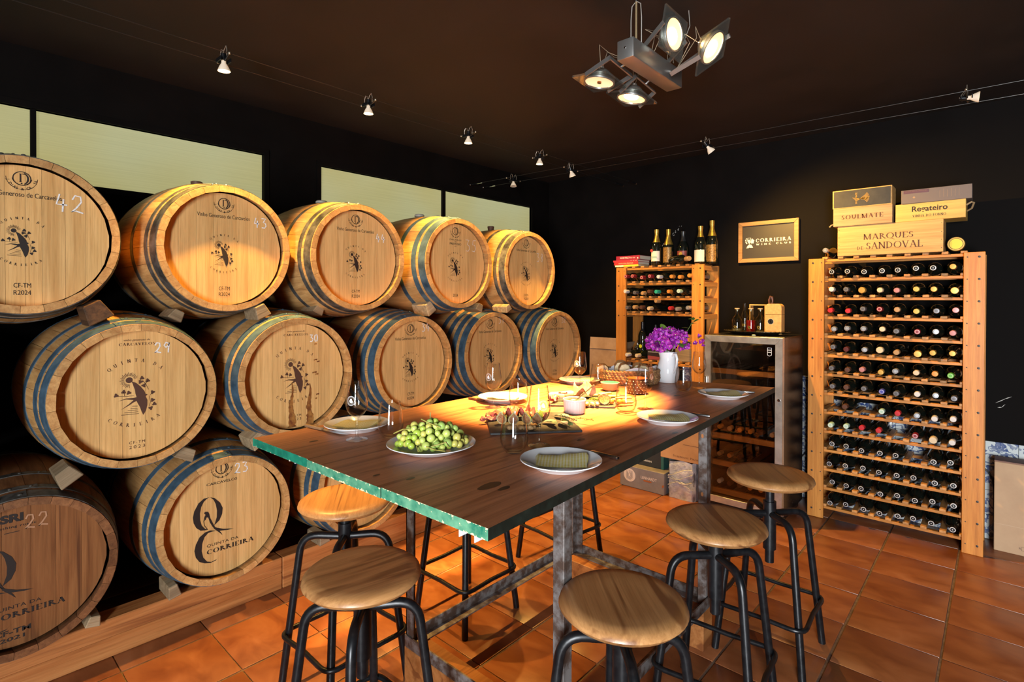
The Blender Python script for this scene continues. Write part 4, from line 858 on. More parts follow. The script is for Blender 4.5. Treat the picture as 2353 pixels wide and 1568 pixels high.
# ---------------------------------------------------------------- cartons by the racks
def carton(name, label, x0, x1, y0, y1, z0, h, m, rz=0.):
    t = thing(name, label, 'box', ((x0+x1)/2, (y0+y1)/2, z0), rz); w, d = (x1-x0)/2, (y1-y0)/2
    G().box(-w, w, -d, d, 0, h).obj('box_body', m, t, bevel=.003); return t, w, d, h
t, w_, d_, h_ = carton('wine_carton', 'grey carton lettered LENHARDT on the floor under the table', -2.165, -1.8, 3.62, 3.88, 0, .158, rough_mat('grey_carton', (.17, .155, .17), (.22, .2, .215), 10, (.6, .7)))
F = Flat(ON_Y); F.put(disc2(-.1, .09, .05, 28)); F.put(squeeze(font_mesh('LENHARDT', .02, .012), .13, .021), .06, .085)
for k in range(3): q = .031-.009*k; F.put(stroke2([(-.1-q*.75, .09+q), (-.1-q*.75+.0, .09-q*.8), (-.1+q*.2, .09-q), (-.1+q*.75, .09-q*.6), (-.1+q*.75, .09+q), (-.1-q*.2, .09+q)], .0035), mi=1, lift=.0006)
F.put(poly2([(.05-.03, .068), (.05+.03, .068), (.05+.034, .073), (.05+.03, .079), (.05-.03, .079), (.05-.034, .073)]), 0, 0, 1, 2); F.put(poly2([(.166, .05), (.181, .062), (.181, .075), (.166, .07)]), mi=2)
F.obj('printing', [cm((.62, .55, .54)), cm((.17, .155, .17)), cm((.32, .1, .03))], t, (0, -d_-.001, 0))
t, w_, d_, h_ = carton('wine_carton', 'black carton with teal side lettered BARDIN, behind the grey carton', -2.12, -1.845, 3.7, 3.9, .1585, .2, mat('black_carton', (.02, .022, .025), .6))
G().box(w_-.02, w_+.0006, -d_-.0008, d_, .0005, h_-.0005).obj('teal_edge', cm((.02, .1, .09)), t); F = Flat(ON_Y); F.put(squeeze(font_mesh('BARDIN', .02, .015), .08, .013), -.0, .035); F.obj('lettering', [cm((.65, .63, .6))], t, (0, -d_-.001, 0))
# plastic wrapped box
pw = thing('wrapped_box', 'box wrapped in crinkled clear plastic, right of the grey carton', 'box', (-1.68, 3.75, 0)); G().box(-.095, .095, -.11, .11, .0, .235).obj('box_body', cm((.16, .14, .15), .6), pw, bevel=.004)
PL = rough_mat('crinkled_plastic', (.3, .31, .34), (.62, .62, .66), 9, (.12, .3), 0, .9, stops=(.4, .62), dist=.03); rp = random.Random(8)
g = G(); n = 14; m_ = 12
def pl(u, v):
    per = [(-.1, .06), (-.1, -.116), (.1, -.116), (.1, .06)]; s = u*3; i = min(2, int(s)); f_ = s-i; a, b = per[i], per[i+1]
    return (a[0]+(b[0]-a[0])*f_+rp.uniform(-.006, .006), a[1]+(b[1]-a[1])*f_+rp.uniform(-.008, .003), v*.27+(rp.uniform(-.012, .012) if v > .9 else 0))
vs = [pl(i/n/1., j/m_) for j in range(m_+1) for i in range(n+1)]; g.add(vs, [(j*(n+1)+i, j*(n+1)+i+1, (j+1)*(n+1)+i+1, (j+1)*(n+1)+i) for j in range(m_) for i in range(n)])
for k in range(6): g.tube([(-.09+.18*q/6, -.122-rp.uniform(0, .012), .12+.1*sin(k+q*.5)*.35+.02*k-.03) for q in range(7)], .0035, 6)
g.obj('plastic_wrap', PL, pw, smooth=25)
t, w_, d_, h_ = carton('wine_carton', 'orange-brown carton lettered DOMINIQUE PIRON, on the wrapped box', -1.835, -1.53, 3.63, 3.86, .2755, .25, rough_mat('orange_carton', (.4, .2, .08), (.5, .27, .12), 5, (.6, .75)))
F = Flat(ON_Y); F.put(squeeze(serif_mesh('Dominique Piron', .02, .12), .19, .017), .04, .02); F.put(stroke2([(.02, .12), (.14, .12)], .0025)); F.obj('lettering', [cm((.1, .03, .02))], t, (0, -d_-.001, 0))
t = thing('cardboard_box', 'open brown cardboard box between the last barrels and the short rack', 'box', (-2.56, 4.06, 0)); g = G(); g.box(-.145, .145, -.06, -.056, 0, .99); g.box(-.145, .145, .156, .16, 0, .96); g.box(-.145, -.141, -.056, .156, 0, .96); g.box(.141, .145, -.056, .156, 0, .98); g.obj('carton_walls', CARD, t)
G().box(-.142, .142, -.0595, -.0565, 0, .1, T=TR(0, -.006, .985) @ RX(-.12)).obj('front_flap', CARD, t); G().box(-.004, 0, -.05, .15, 0, .09, T=TR(.145, 0, .975) @ RY(.5)).obj('side_flap', CARD, t)
t = thing('cardboard_box', 'tall plain cardboard box standing right of the tall rack', 'box', (.14, 4.17, 0)); G().box(-.165, .165, -.06, .095, .0, .505).obj('box_body', rough_mat('tan_cardboard', (.44, .27, .15), (.54, .35, .2), 4, (.6, .75)), t, bevel=.003); G().box(-.165, .165, -.0615, .06, .5055, .513).obj('lid', cm((.2, .09, .055), .6), t)
F = Flat(ON_Y); F.put(stroke2([(-.05, .03), (-.018, .03), (-.014, .04), (-.018, .05), (-.05, .05), (-.05, .03)], .0016)); F.put(squeeze(font_mesh('R', .02), .01, .012), -.056, .034); F.put(ring2(.0, .036, .004, .006)); F.put(stroke2([(-.163, .155), (.163, .155)], .002), mi=1); F.obj('print_marks', [cm((.14, .07, .04)), cm((.58, .4, .25))], t, (0, -.0606, 0))
for P, lab in (([(-.07, 4.262, .42), (-.05, 4.262, .4), (-.034, 4.262, .36), (-.026, 4.262, .3), (-.024, 4.262, .02)], 'black cord hanging on the tiles right of the tall rack'), ([(-1.08, 4.262, .27), (-1.05, 4.262, .305), (-1.02, 4.262, .345), (-.99, 4.262, .4)], 'black cord on the tiles between wine cooler and tall rack')):
    tag(G().tube(P, .0045, 8).obj('power_cord', cm((.01, .01, .01), .5), None), lab, 'cord')
# ---------------------------------------------------------------- table
TZ, TT_ = 1.0, .0235
tb = thing('tasting_table', 'high brown plank table with chipped green edges on a rusty iron frame', 'table', (-1.22, 1.7, 0)); ox, oy = -1.22, 1.7
NL, NR_, FRc, FL = (-1.670, .674), (-.693, .699), (-.803, 2.757), (-1.705, 2.56)
def lerp2(a, b, u): return (a[0]+(b[0]-a[0])*u, a[1]+(b[1]-a[1])*u)
cuts = [0, .335, .665, 1.]
for i, (u0, u1) in enumerate(zip(cuts, cuts[1:])):
    e = .00012; P = [lerp2(NL, NR_, u0+e), lerp2(NL, NR_, u1-e), lerp2(FL, FRc, u1-e), lerp2(FL, FRc, u0+e)]
    dz = (.0, -.0003, .0002)[i]; dy = (.0, -.003, -.001)[i]
    vs = [(x-ox, y-oy+(dy if k < 2 else 0), z) for z in (TZ-TT_, TZ+dz) for k, (x, y) in enumerate(P)]
    g = G(); fs = [(3, 2, 1, 0), (4, 5, 6, 7), (0, 1, 5, 4), (1, 2, 6, 5), (2, 3, 7, 6), (3, 0, 4, 7)]
    g.add(vs, fs); g.m = [0, 0, 1, 2, 2, 2]
    g.obj('plank', [TABLE, GREEN if i == 0 else GREEN2, DKGREEN], tb, smooth=0)
# knots and scars of the top
def knot(x, y, r, s=1.): return [(x+r*s*cos(a)*(.9+.1*sin(3*a)), y+r*2.1*sin(a)) for a in [k*2*pi/14 for k in range(14)]]
KN = Flat(Matrix.Identity(4))
for x, y, r in ((-.85, .86, .017), (-.815, .87, .009), (-1.28, .93, .006), (-1.02, .77, .006), (-1.1, .73, .005), (-.93, 1.33, .009), (-1.05, 2.23, .012), (-.76, 1.6, .008), (-1.5, .78, .007), (-1.4, 1.9, .006)): KN.put(poly2(knot(x-ox, y-oy, r)))
tag(KN.obj('knots', [mat('knot_brown', (.03, .012, .008), .4)], tb, (0, 0, TZ+.0006)), 'dark knots in the table boards')['kind'] = 'stuff'
LZ0 = .16
def leg(x, y, sx, sy, nm='leg'):
    g = G(); w = .038; th = .005
    g.box(0, sx*w if sx > 0 else 0, 0, 0, 0, 0) if False else None
    x0, x1 = (0, w) if sx > 0 else (-w, 0); y0, y1 = (0, w) if sy > 0 else (-w, 0)
    g.box(x0, x1, 0 if sy > 0 else -th, th if sy > 0 else 0, LZ0, TZ-TT_-.0003); g.box(0 if sx > 0 else -th, th if sx > 0 else 0, y0, y1, LZ0, TZ-TT_-.0003)
    return g.obj(nm, RUST, tb, (x-ox, y-oy, 0), smooth=0)
XL, XR, YN, YFAR = -1.597, -.885, 1.186, 2.205
leg(XL, YN, 1, 1)
G().box(0, .038, 0, .04, LZ0, TZ-TT_-.0003).obj('leg', RUST, tb, (XR-.038-ox, YN-oy, 0), smooth=0, bevel=.002)
l3 = leg(XL+.03, YFAR, 1, -1); l4 = G().box(0, .036, 0, .042, LZ0, TZ-TT_-.0003).obj('leg', RUST, tb, (XR-.04-ox, YFAR-.042-oy, 0), smooth=0, bevel=.002)
hm = mat('bolt_hole', (.35, .13, .04), .8)
for l, dx, zz in ((l4, .018, (.43, .62, .86)), (l3, .02, (.56, .8))):
    F = Flat(ON_Y)
    for z in zz: F.put(disc2(dx, z, .0055, 10, 1.6))
    F.obj('bolt_hole', [hm if l is l4 else BLACK], l, (0, -.0008 if l is l4 else -.039, 0))
def angle_bar(x0, y0, x1, y1, side):
    d = Vector((x1-x0, y1-y0, 0)); n = Vector((-d.y, d.x, 0)).normalized()*side; g = G(); w, th = .042, .005
    for p, q, za, zb in ((0, w, 0, th), (0, th, th, w)):
        a = Vector((x0, y0, 0)); b_ = Vector((x1, y1, 0)); g.add([tuple(v) for v in (a+n*p, b_+n*p, b_+n*q, a+n*q)]+[tuple(v+Vector((0, 0, zb-za))) for v in (a+n*p, b_+n*p, b_+n*q, a+n*q)], [(3, 2, 1, 0), (4, 5, 6, 7), (0, 1, 5, 4), (1, 2, 6, 5), (2, 3, 7, 6), (3, 0, 4, 7)], 0, TR(0, 0, za))
    return g.obj('base_rail', RUST, tb, (-ox, -oy, LZ0-.0002), smooth=0)
e = .006
angle_bar(XL, YN-e, XR, YN-e, 1); angle_bar(XL, YFAR+e, XR+.002, YFAR+e, -1); angle_bar(XL-e, YN, XL-e, YFAR, -1); angle_bar(XR+e, YN, XR+e, YFAR, 1)
for y in (YN+.04, YFAR-.045): G().box(XL-ox-.005, XR-ox+.005, y-oy-.045, y-oy+.045, 0, LZ0-.001).obj('runner', BEAM, tb, bevel=.003)
for x in (XL+.02, XR-.02): G().box(x-.02-ox, x+.02-ox, YN-oy, YFAR-oy, TZ-TT_-.045, TZ-TT_-.0005).obj('top_rail', RUST, tb)
for xa in (-1.512, -.772):
    g = G(); g.box(-(.0175 if xa < -1 else .022), -(.0155 if xa < -1 else .02), .03, 1.6, -.0285, -.0004); g.box((.0155 if xa < -1 else .02), (.0175 if xa < -1 else .022), .03, 1.6, -.0285, -.0004); g.box(-.0145, .0145, .03, 1.6, -.003, -.0004)
    g.obj('white_channel', WHITE_P, tb, (xa+.0-ox, .69-oy, TZ-TT_), (0, 0, .053 if xa > -1 else .018), smooth=0)
# ---------------------------------------------------------------- stools
def arc_path(p0, p1, p2, r, n=6):     # rounded corner p1
    a = (Vector(p0)-Vector(p1)).normalized(); b = (Vector(p2)-Vector(p1)).normalized(); P = []
    A, B_ = Vector(p1)+a*r, Vector(p1)+b*r
    for i in range(n+1): t = i/n; P.append(A*(1-t)**2+Vector(p1)*2*t*(1-t)+B_*t*t)
    return P
HUB = .545
def stool_proto(name_, seat_h, label):
    t = thing('bar_stool', label, 'stool')
    R_ = .165
    G().lathe([(0, 0), (R_-.03, 0), (R_-.012, .006), (R_, .019), (R_-.003, .028), (R_-.014, .036), (R_-.04, .0385), (.08, .0365), (0, .0355)], 48).obj('seat', SEAT, t, (0, 0, seat_h-.0385), (0, 0, RN.uniform(-.5, .5)+(.7 if name_ else 0)), smooth=60)
    G().lathe([(.0, HUB-.2), (.0175, HUB-.2), (.0175, seat_h-.0445), (.05, seat_h-.0442), (.05, seat_h-.0387), (0, seat_h-.0387)], 20).obj('post', BLACK, t, smooth=50)
    G().lathe([(.018, HUB-.145), (.025, HUB-.145), (.025, HUB+.05), (.018, HUB+.05)], 24).obj('sleeve', BLACK, t, smooth=50)
    for k in range(4):
        a = pi/4+k*pi/2; c = Vector((cos(a), sin(a), 0))
        p0 = c*.02+Vector((0, 0, HUB)); p1 = c*.155+Vector((0, 0, HUB+.008)); p2 = c*.228
        G().tube([p0]+arc_path(p0, p1, p2, .062, 8)+[p2+Vector((0, 0, .0))], .0138, 12).obj('leg', BLACK, t, smooth=50)
    z = .19; q = .195+.018; P = []
    rl = .155+(.228-.155)*(1-z/HUB)+.02
    for k in range(4):
        a = pi/4+k*pi/2; m0 = Vector((cos(a-pi/4), sin(a-pi/4), 0))*(rl+.004)/sqrt(2); cn = Vector((cos(a), sin(a), 0))*(rl+.016); m1 = Vector((cos(a+pi/4), sin(a+pi/4), 0))*(rl+.004)/sqrt(2)
        P += [m0+Vector((0, 0, z))]+[v+Vector((0, 0, z)) for v in arc_path(m0, cn, m1, .055, 6)]
    G().tube(P, .0088, 10, closed=True).obj('foot_ring', BLACK, t, smooth=50)
    return t
STOOLS = [(-1.344, .846, .652, .05, 'nearest stool on the left side, in front of the table end'), (-1.793, 1.055, .69, .03, 'stool with pale seat under the green table corner, by barrel 23'), (-1.81, 1.686, .69, 0, 'stool between table and barrels, only its black legs seen under the table'), (-1.79, 2.36, .69, -.1, 'farthest stool on the barrel side, behind the rusty table legs'),
          (-.72, 1.218, .652, -.06, 'nearest stool on the right side, front centre, round swirl-grained seat'), (-.722, 1.835, .668, .1, 'middle stool of the right side with darkest seat'), (-.70, 2.345, .712, .02, 'highest stool on the right side, in front of the wine cooler')]
for i, (x, y, h, r, lab) in enumerate(STOOLS):
    s = stool_proto(i, h, 'black steel stool with round wooden seat: '+lab if False else lab); s.location = (x, y, 0); s.rotation_euler = (0, 0, r); s['group'] = 'turning stools around the table'
# ---------------------------------------------------------------- tableware
ETCH = mat('etched_white', (.75, .75, .75), .7)
def wine_proto():
    t = thing('wine_glass', '', 'wine glass')
    H = .173
    out = [(.0315, .0), (.0315, .0012), (.02, .0026), (.008, .006), (.0042, .012), (.0036, .03), (.0036, .055), (.005, .064), (.011, .069), (.021, .077), (.0288, .089), (.0322, .102), (.0322, .112), (.0305, .13), (.0275, .15), (.0248, .172), (.0245, H)]
    inn = [(.0238, H), (.0241, .172), (.0268, .15), (.0297, .13), (.0314, .112), (.0314, .102), (.028, .0895), (.02, .0785), (.01, .0712), (0, .0695)]
    G().lathe([(0, 0)]+out+inn, 32).obj('glass_body', GLASS, t, smooth=60)
    F = Flat(ON_Y)
    F.put(ring2(0, 0, .0128, .0138)); F.put(ring2(0, 0, .0102, .0107)); F.put(arc_mesh('CORRIEIRA', .0122, radians(155), radians(25), .0016)); F.put(disc2(0, .0035, .0035, 10)); F.put(disc2(.002, -.002, .0042, 9)); F.put(disc2(-.003, -.0005, .003, 8)); F.put(poly2([(-.006, -.006), (.004, -.007), (.007, -.0045), (0, -.0035)]))
    g = F.g; vs = []
    for x, y, z in g.v:     # wrap the print round the bowl
        zz = z+.121; r = None
        for (r1, z1), (r2, z2) in zip(out, out[1:]):
            if z1 <= zz <= z2 and z2 > z1: r = r1+(r2-r1)*(zz-z1)/(z2-z1); break
        r = (r or .03)+.0003; vs.append((r*sin(x/r), -r*cos(x/r), zz))
    g.v = vs; g.obj('etched_emblem', ETCH, t, smooth=0); return t
wg = wine_proto(); WG0 = [(-1.422, .876, .45, 'wine glass by the napkin plate at the near left table corner'), (-.978, 1.192, 1.05, 'wine glass in front of the slate with figs'), (-1.458, 1.496, .1, 'wine glass before barrel 31 on the lit part of the table'),
   (-1.01, 1.873, 2.6, 'wine glass between tumbler and plate in front of the bread basket'), (-1.466, 2.088, .1, 'wine glass at the far left, before barrel 32'), (-1.063, 2.493, 2.4, 'wine glass at the far right, in front of the wine cooler')]
for i, (x, y, r, lab) in enumerate(WG0):
    o = wg if i == 0 else dup(wg, (x, y, TZ)); o.location = (x, y, TZ+.0006); o.rotation_euler = (0, 0, r); o['label'] = lab; o['group'] = 'wine glasses on the table'
tm = thing('tumbler', '', 'tumbler')
G().lathe([(0, 0), (.02, 0), (.0245, .002), (.033, .014), (.0385, .03), (.0392, .04), (.0365, .065), (.032, .092), (.0296, .107), (.0292, .108), (.0288, .107), (.031, .092), (.0355, .065), (.038, .04), (.037, .03), (.031, .015), (.022, .007), (0, .006)], 36).obj('glass_body', GLASS, tm, smooth=60)
for i, (x, y, lab) in enumerate([(-1.375, .963, 'stemless tumbler beside the grapes, near left'), (-.988, 1.096, 'stemless tumbler nearest the front plate'), (-1.395, 1.573, 'stemless tumbler before the brightly lit left plate'), (-1.03, 1.762, 'stemless tumbler beside the polka dot pot and second slate'), (-1.433, 2.191, 'stemless tumbler left of the bread basket'), (-1.082, 2.363, 'stemless tumbler in front of the white jug')]):
    o = tm if i == 0 else dup(tm, (0, 0, 0)); o.location = (x, y, TZ+.0006); o['label'] = lab; o['group'] = 'stemless tumblers on the table'
def plate_me(r): return [(0, .004), (r*.6, .003), (r*.62, 0), (r*.66, 0), (r*.7, .005), (r*.98, .0175), (r, .019), (r*.995, .021), (r*.93, .019), (r*.72, .0095), (r*.66, .0075), (0, .0075)]
pm = G().lathe(plate_me(.103), 56).mesh('plate', [WHITE_C], 50); pmg = G().lathe(plate_me(.124), 56).mesh('plate', [WHITE_C], 50)
PLT = [(-1.54, .95, 'white plate with napkin at the near left table corner'), (-1.179, .962, None), (-.818, 1.083, 'white plate with napkin nearest the camera'), (-.849, 1.727, 'white plate with napkin on the right side, second from the front'), (-.886, 2.325, 'white plate with napkin at the far right by the wine cooler'), (-1.524, 1.62, 'brightly lit white plate with napkin on the left side'), (-1.572, 2.235, 'white plate with napkin at the far left')]
def gingham():
    m, t, b = nt('yellow_gingham'); co = objco(t, False); s = node(t, 'SeparateXYZ', {0: co})
    def chk(o, w): return node(t, 'Math', {0: node(t, 'Math', {0: node(t, 'Math', {0: o, 1: w}, operation='MULTIPLY').outputs[0]}, operation='FRACT').outputs[0], 1: .5}, operation='LESS_THAN').outputs[0]
    a = chk(s.outputs[0], 130.); c = chk(s.outputs[1], 130.)
    f = node(t, 'Math', {0: a, 1: c}, operation='ADD').outputs[0]; f = node(t, 'Math', {0: f, 1: .5}, operation='MULTIPLY').outputs[0]
    t.links.new(ramp(t, f, [(0, (.88, .86, .68)), (.5, (.84, .76, .36)), (1, (.72, .6, .1))]), b.inputs['Base Color']); b.inputs['Roughness'].default_value = .85; return m
GING = gingham()
def napkin(seed):
    r = random.Random(seed); g = G(); n, m_ = 14, 9; a, b_ = .064, .046; p = r.uniform(0, 3)
    for lz in (0, .0028):
        vs = []
        for j in range(m_+1):
            for i in range(n+1):
                u, v = i/n*2-1, j/m_*2-1
                z = .003*sin(u*2.6+p)+.005*abs(u)**2+.002*sin(v*2+p)+.004*max(0, u*v); vs.append((u*a*(1+.04*sin(v*3+p)), v*b_*(1+.05*sin(u*3)), z+.007+lz+(.001 if lz else 0)*sin(u*9)))
        g.add(vs, [(j*(n+1)+i, j*(n+1)+i+1, (j+1)*(n+1)+i+1, (j+1)*(n+1)+i) for j in range(m_) for i in range(n)])
    return g.mesh('napkin', [GING], 60)
nk = [napkin(3), napkin(5)]
for i, (x, y, lab) in enumerate(PLT):
    o = inst('dinner_plate', pmg if lab is None else pm, None, (x, y, TZ+.0006)); tag(o, lab or 'larger white plate heaped with green grapes', 'plate', 'white plates on the table')
    if lab:
        q = inst('napkin', nk[i % 2], None, (x+.006, y-.004, TZ+.0065), (0, 0, [.5, 0, .62, .66, .72, .5, .45][i]))
        tag(q, 'folded yellow checked napkin on the '+lab.replace('white plate with napkin', 'plate').replace('brightly lit plate', 'brightly lit plate'), 'napkin', 'yellow checked napkins')
def knife(x0, y0, x1, y1, label, hm_, hl=.09):
    L_ = sqrt((x1-x0)**2+(y1-y0)**2); t = thing('table_knife', label, 'knife', (x0, y0, TZ+.0012), atan2(y1-y0, x1-x0), 'knives beside the plates')
    G().box(0, hl, -.0065, .0065, 0, .009).obj('handle', hm_, t, bevel=.003, segs=2)
    G().prism([(hl+.0003, -.006), (hl+.012, -.0075), (L_-.03, -.009), (L_, .004), (L_-.02, .006), (hl+.0003, .005)], .003, .0045).obj('blade', CHROME, t, bevel=.0005)
WH = cm((.34, .2, .1), .5); SH = mat('knife_steel', (.6, .6, .62), .18, 1.)
knife(-1.69, .851, -1.475, .878, 'wooden handled knife at the near left table corner', WH); knife(-.735, 1.222, -.9, 1.23, 'steel handled knife beside the nearest plate', SH); knife(-.765, 1.89, -.93, 1.87, 'steel handled knife beside the second right plate', SH)
knife(-.815, 2.513, -.985, 2.45, 'steel handled knife beside the far right plate', SH); knife(-1.655, 1.552, -1.44, 1.556, 'dark wooden knife before the brightly lit plate', cm((.1, .05, .03), .5)); knife(-1.69, 2.15, -1.49, 2.187, 'dark wooden knife before the far left plate', cm((.1, .05, .03), .5))
# grapes
GR = []
for k, c in enumerate(((.42, .55, .08), (.52, .6, .15), (.6, .55, .13), (.34, .48, .12))):
    m = rough_mat('grape_skin', tuple(v*.8 for v in c), tuple(min(1, v*1.25) for v in c), 60, (.18, .32), 0, 0); m.node_tree.nodes['Principled BSDF'].inputs['Subsurface Weight'].default_value = .25; m.node_tree.nodes['Principled BSDF'].inputs['Subsurface Radius'].default_value = (.01, .012, .003); m.node_tree.nodes['Principled BSDF'].inputs['Subsurface Scale'].default_value = .6
    GR.append(G().ball((0, 0, 0), 1., 14, 0, 1.08).mesh('grape', [m], 80))
gb = thing('grape_bunch', 'bunch of green grapes heaped on the large white plate', 'grapes', (-1.179, .962, TZ+.0085)); rg = random.Random(21)
pts = []
for tries in range(9000):
    r = rg.uniform(.008, .0122); a = rg.uniform(0, 2*pi); d = sqrt(rg.random())*.098; x, y = d*cos(a), d*sin(a)*.74
    zmax = .072*max(0, 1-(x/.108)**2-(y/.084)**2)**.8; z = rg.uniform(r+.0005, max(r+.001, zmax)); 
    if z > zmax+r*.8: continue
    if all((x-p[0])**2+(y-p[1])**2+(z-p[2])**2 > (.86*(r+p[3]))**2 for p in pts): pts.append((x, y, z, r))
    if len(pts) >= 150: break
ca, sa = cos(.75), sin(.75)
for x, y, z, r in pts:
    inst('grape', GR[rg.choice((0, 0, 1, 1, 2, 3))], gb, (x*ca-y*sa, x*sa+y*ca, z), (rg.uniform(-1, 1), rg.uniform(-1, 1), 0), (r, r, r))
g = G(); SM = mat('grape_stem', (.42, .36, .08), .6)
for P in ([(.05, -.06, .02), (.075, -.05, .014), (.1, -.035, .012)], [(.06, -.05, .02), (.085, -.02, .03), (.095, -.02, .018)], [(-.02, -.02, .076), (.02, -.02, .07), (.05, -.01, .062)], [(-.03, .02, .07), (-.03, .02, .088)], [(-.08, -.07, .035), (-.05, -.06, .05), (-.02, -.06, .055)], [(.03, -.075, .02), (.05, -.085, .012)]): g.tube(P, .0016, 6)
g.obj('stem', SM, gb)
# slate boards
SLATE = rough_mat('slate', (.012, .013, .014), (.04, .04, .042), 30, (.45, .65), 0, .35)
def slate(name, P, label):
    cx_ = sum(p[0] for p in P)/4; cy_ = sum(p[1] for p in P)/4; poly = []; rr_ = random.Random(len(label))
    for a, b_ in zip(P, P[1:]+P[:1]):
        for k in range(10): u = k/10; poly.append((a[0]+(b_[0]-a[0])*u-cx_+rr_.uniform(-.0012, .0012), a[1]+(b_[1]-a[1])*u-cy_+rr_.uniform(-.0012, .0012)))
    return tag(G().prism(poly, 0, .0065).obj(name, SLATE, None, (cx_, cy_, TZ+.0006), bevel=.001), label, 'slate board')
slate('slate_board', [(-1.164, 1.182), (-.978, 1.409), (-1.19, 1.59), (-1.39, 1.386)], 'black slate board with ham, figs and walnuts')
slate('slate_board', [(-1.315, 1.66), (-1.10, 1.80), (-1.2, 2.06), (-1.43, 1.93)], 'dark slate board with cheese and crackers, behind the ramekin')
SZ_ = TZ+.0078
def sheet(x, y, w, h, col, seed, label, cat, name, amp=.012, z=SZ_, rough=.4, thick=.003, rim=None):
    r = random.Random(seed); n = 12; g = G(); p = [r.uniform(0, 6) for _ in range(5)]
    for lz in (0, thick):
        vs = []
        for j in range(n+1):
            for i in range(n+1):
                u, v = i/n*2-1, j/n*2-1; k = 1-.18*(u*u*v*v); zz = amp*(1+sin(u*4+p[0])*cos(v*3+p[1]))*.5+amp*.5*(1+sin((u+v)*6+p[2]))*.5
                vs.append((u*w*k*(1+.1*sin(v*5+p[3])), v*h*k*(1+.1*sin(u*4+p[4])), zz+lz))
        g.add(vs, [(j*(n+1)+i, j*(n+1)+i+1, (j+1)*(n+1)+i+1, (j+1)*(n+1)+i) for j in range(n) for i in range(n)])
    m = rough_mat('cured_meat', col, rim or tuple(min(1, c*1.5+.1) for c in col), 35, (rough*.8, rough*1.1), 0, .15)
    return tag(g.obj(name, m, None, (x, y, z), (0, 0, r.uniform(0, 3)), smooth=60), label, cat)
HAM_ = (.5, .09, .06)
sheet(-1.285, 1.335, .035, .022, HAM_, 1, 'red crumpled ham slice at the left of the slate board', 'ham', 'ham_slice', .02); sheet(-1.255, 1.375, .04, .026, HAM_, 2, 'ham slice heaped highest behind the figs', 'ham', 'ham_slice', .03)
sheet(-1.215, 1.405, .04, .026, HAM_, 3, 'ham slice behind the wine glass bowl', 'ham', 'ham_slice', .03); sheet(-1.28, 1.29, .03, .008, (.5, .12, .08), 4, 'thin twisted ham strip nearest the left slate edge', 'ham', 'ham_strip', .012); sheet(-1.175, 1.43, .03, .022, HAM_, 5, 'ham slice at the right of the ham heap', 'ham', 'ham_slice', .022)
def fig(x, y, rz, label, tilt=.9):
    t = thing('fig_half', label, 'fig', (x, y, SZ_+.019), (tilt, 0, rz), 'cut green figs on the slate')
    pr = [(0, -.019), (.009, -.017), (.0165, -.008), (.018, .0), (.0155, .009), (.008, .018), (.0035, .026), (0, .027)]
    g = G(); n = 10; vs = []; 
    for r, z in pr: vs += [(r*cos(pi*k/n), r*sin(pi*k/n), z) for k in range(n+1)]
    fs = [(i*(n+1)+k, i*(n+1)+k+1, (i+1)*(n+1)+k+1, (i+1)*(n+1)+k) for i in range(len(pr)-1) for k in range(n)]
    g.add(vs, fs).obj('fig_skin', rough_mat('fig_skin', (.16, .3, .03), (.36, .46, .08), 25, (.35, .5), 0, 0), t, smooth=70)
    def cut(s, m, dy, nm):
        c = [(r*s, z*s) for r, z in pr]+[(-r*s, z*s) for r, z in pr[::-1]][1:-1]
        G().add([(x_, dy, z_) for x_, z_ in c], [tuple(range(len(c)))]).obj(nm, m, t, smooth=0)
    cut(.99, cm((.62, .55, .28), .5), 0, 'fig_rind'); cut(.82, rough_mat('fig_flesh', (.35, .1, .05), (.6, .35, .15), 220, (.3, .5), 0, .3), -.0008, 'fig_flesh')
for i, (x, y, rz, lab) in enumerate([(-1.215, 1.285, .4, 'halved green fig farthest left, cut side forward'), (-1.18, 1.305, .9, 'halved green fig second from the left'), (-1.15, 1.335, .2, 'halved green fig third from the left, tallest'), (-1.12, 1.352, .8, 'halved green fig beside the wine glass'), (-1.135, 1.39, 2.6, 'whole-skinned green fig piece behind the wine glass')]): fig(x, y, rz, lab, .3)
WN = rough_mat('walnut', (.3, .15, .05), (.55, .35, .16), 90, (.5, .7), 0, .8, dist=.004)
def walnut(x, y, s, seed, label):
    r = random.Random(seed); g = G()
    for k in range(9): a = k*.7; g.ball((.009*cos(a)*r.uniform(.6, 1), .008*sin(a)*r.uniform(.6, 1), .008+.003*r.random()), r.uniform(.005, .0075), 8, 0, .9)
    tag(g.obj('walnut_half', WN, None, (x, y, SZ_), (0, 0, r.uniform(0, 3)), smooth=60), label, 'walnut', 'walnuts on the slate').scale = (s, s, s)
for i, (x, y, s, lab) in enumerate([(-1.135, 1.245, 1.25, 'walnut half nearest the front slate edge'), (-1.115, 1.272, 1.1, 'walnut half between the two largest walnuts'), (-1.09, 1.29, 1.15, 'walnut half below the wine glass stem'), (-1.105, 1.315, 1., 'walnut half behind the wine glass stem')]): walnut(x, y, s, i, lab)
SAGE = rough_mat('sage_leaf', (.12, .2, .14), (.26, .34, .24), 60, (.6, .8), 0, .4); SAGE2 = rough_mat('grey_sage_leaf', (.2, .2, .26), (.3, .3, .36), 60, (.6, .8), 0, .4)
def leaf_g(L_, w, curl=.2, fold=.25, n=8):
    vs = []
    for i in range(n+1):
        u = i/n; ww = w*sin(pi*min(1, u*.96+.02))**.8; z = curl*L_*(u*u*-.6+u*.6)
        vs += [(u*L_, -ww, z+fold*ww), (u*L_, 0, z), (u*L_, ww, z+fold*ww)]
    return G().add(vs, [f for i in range(n) for f in ((3*i, 3*i+3, 3*i+4, 3*i+1), (3*i+1, 3*i+4, 3*i+5, 3*i+2))])
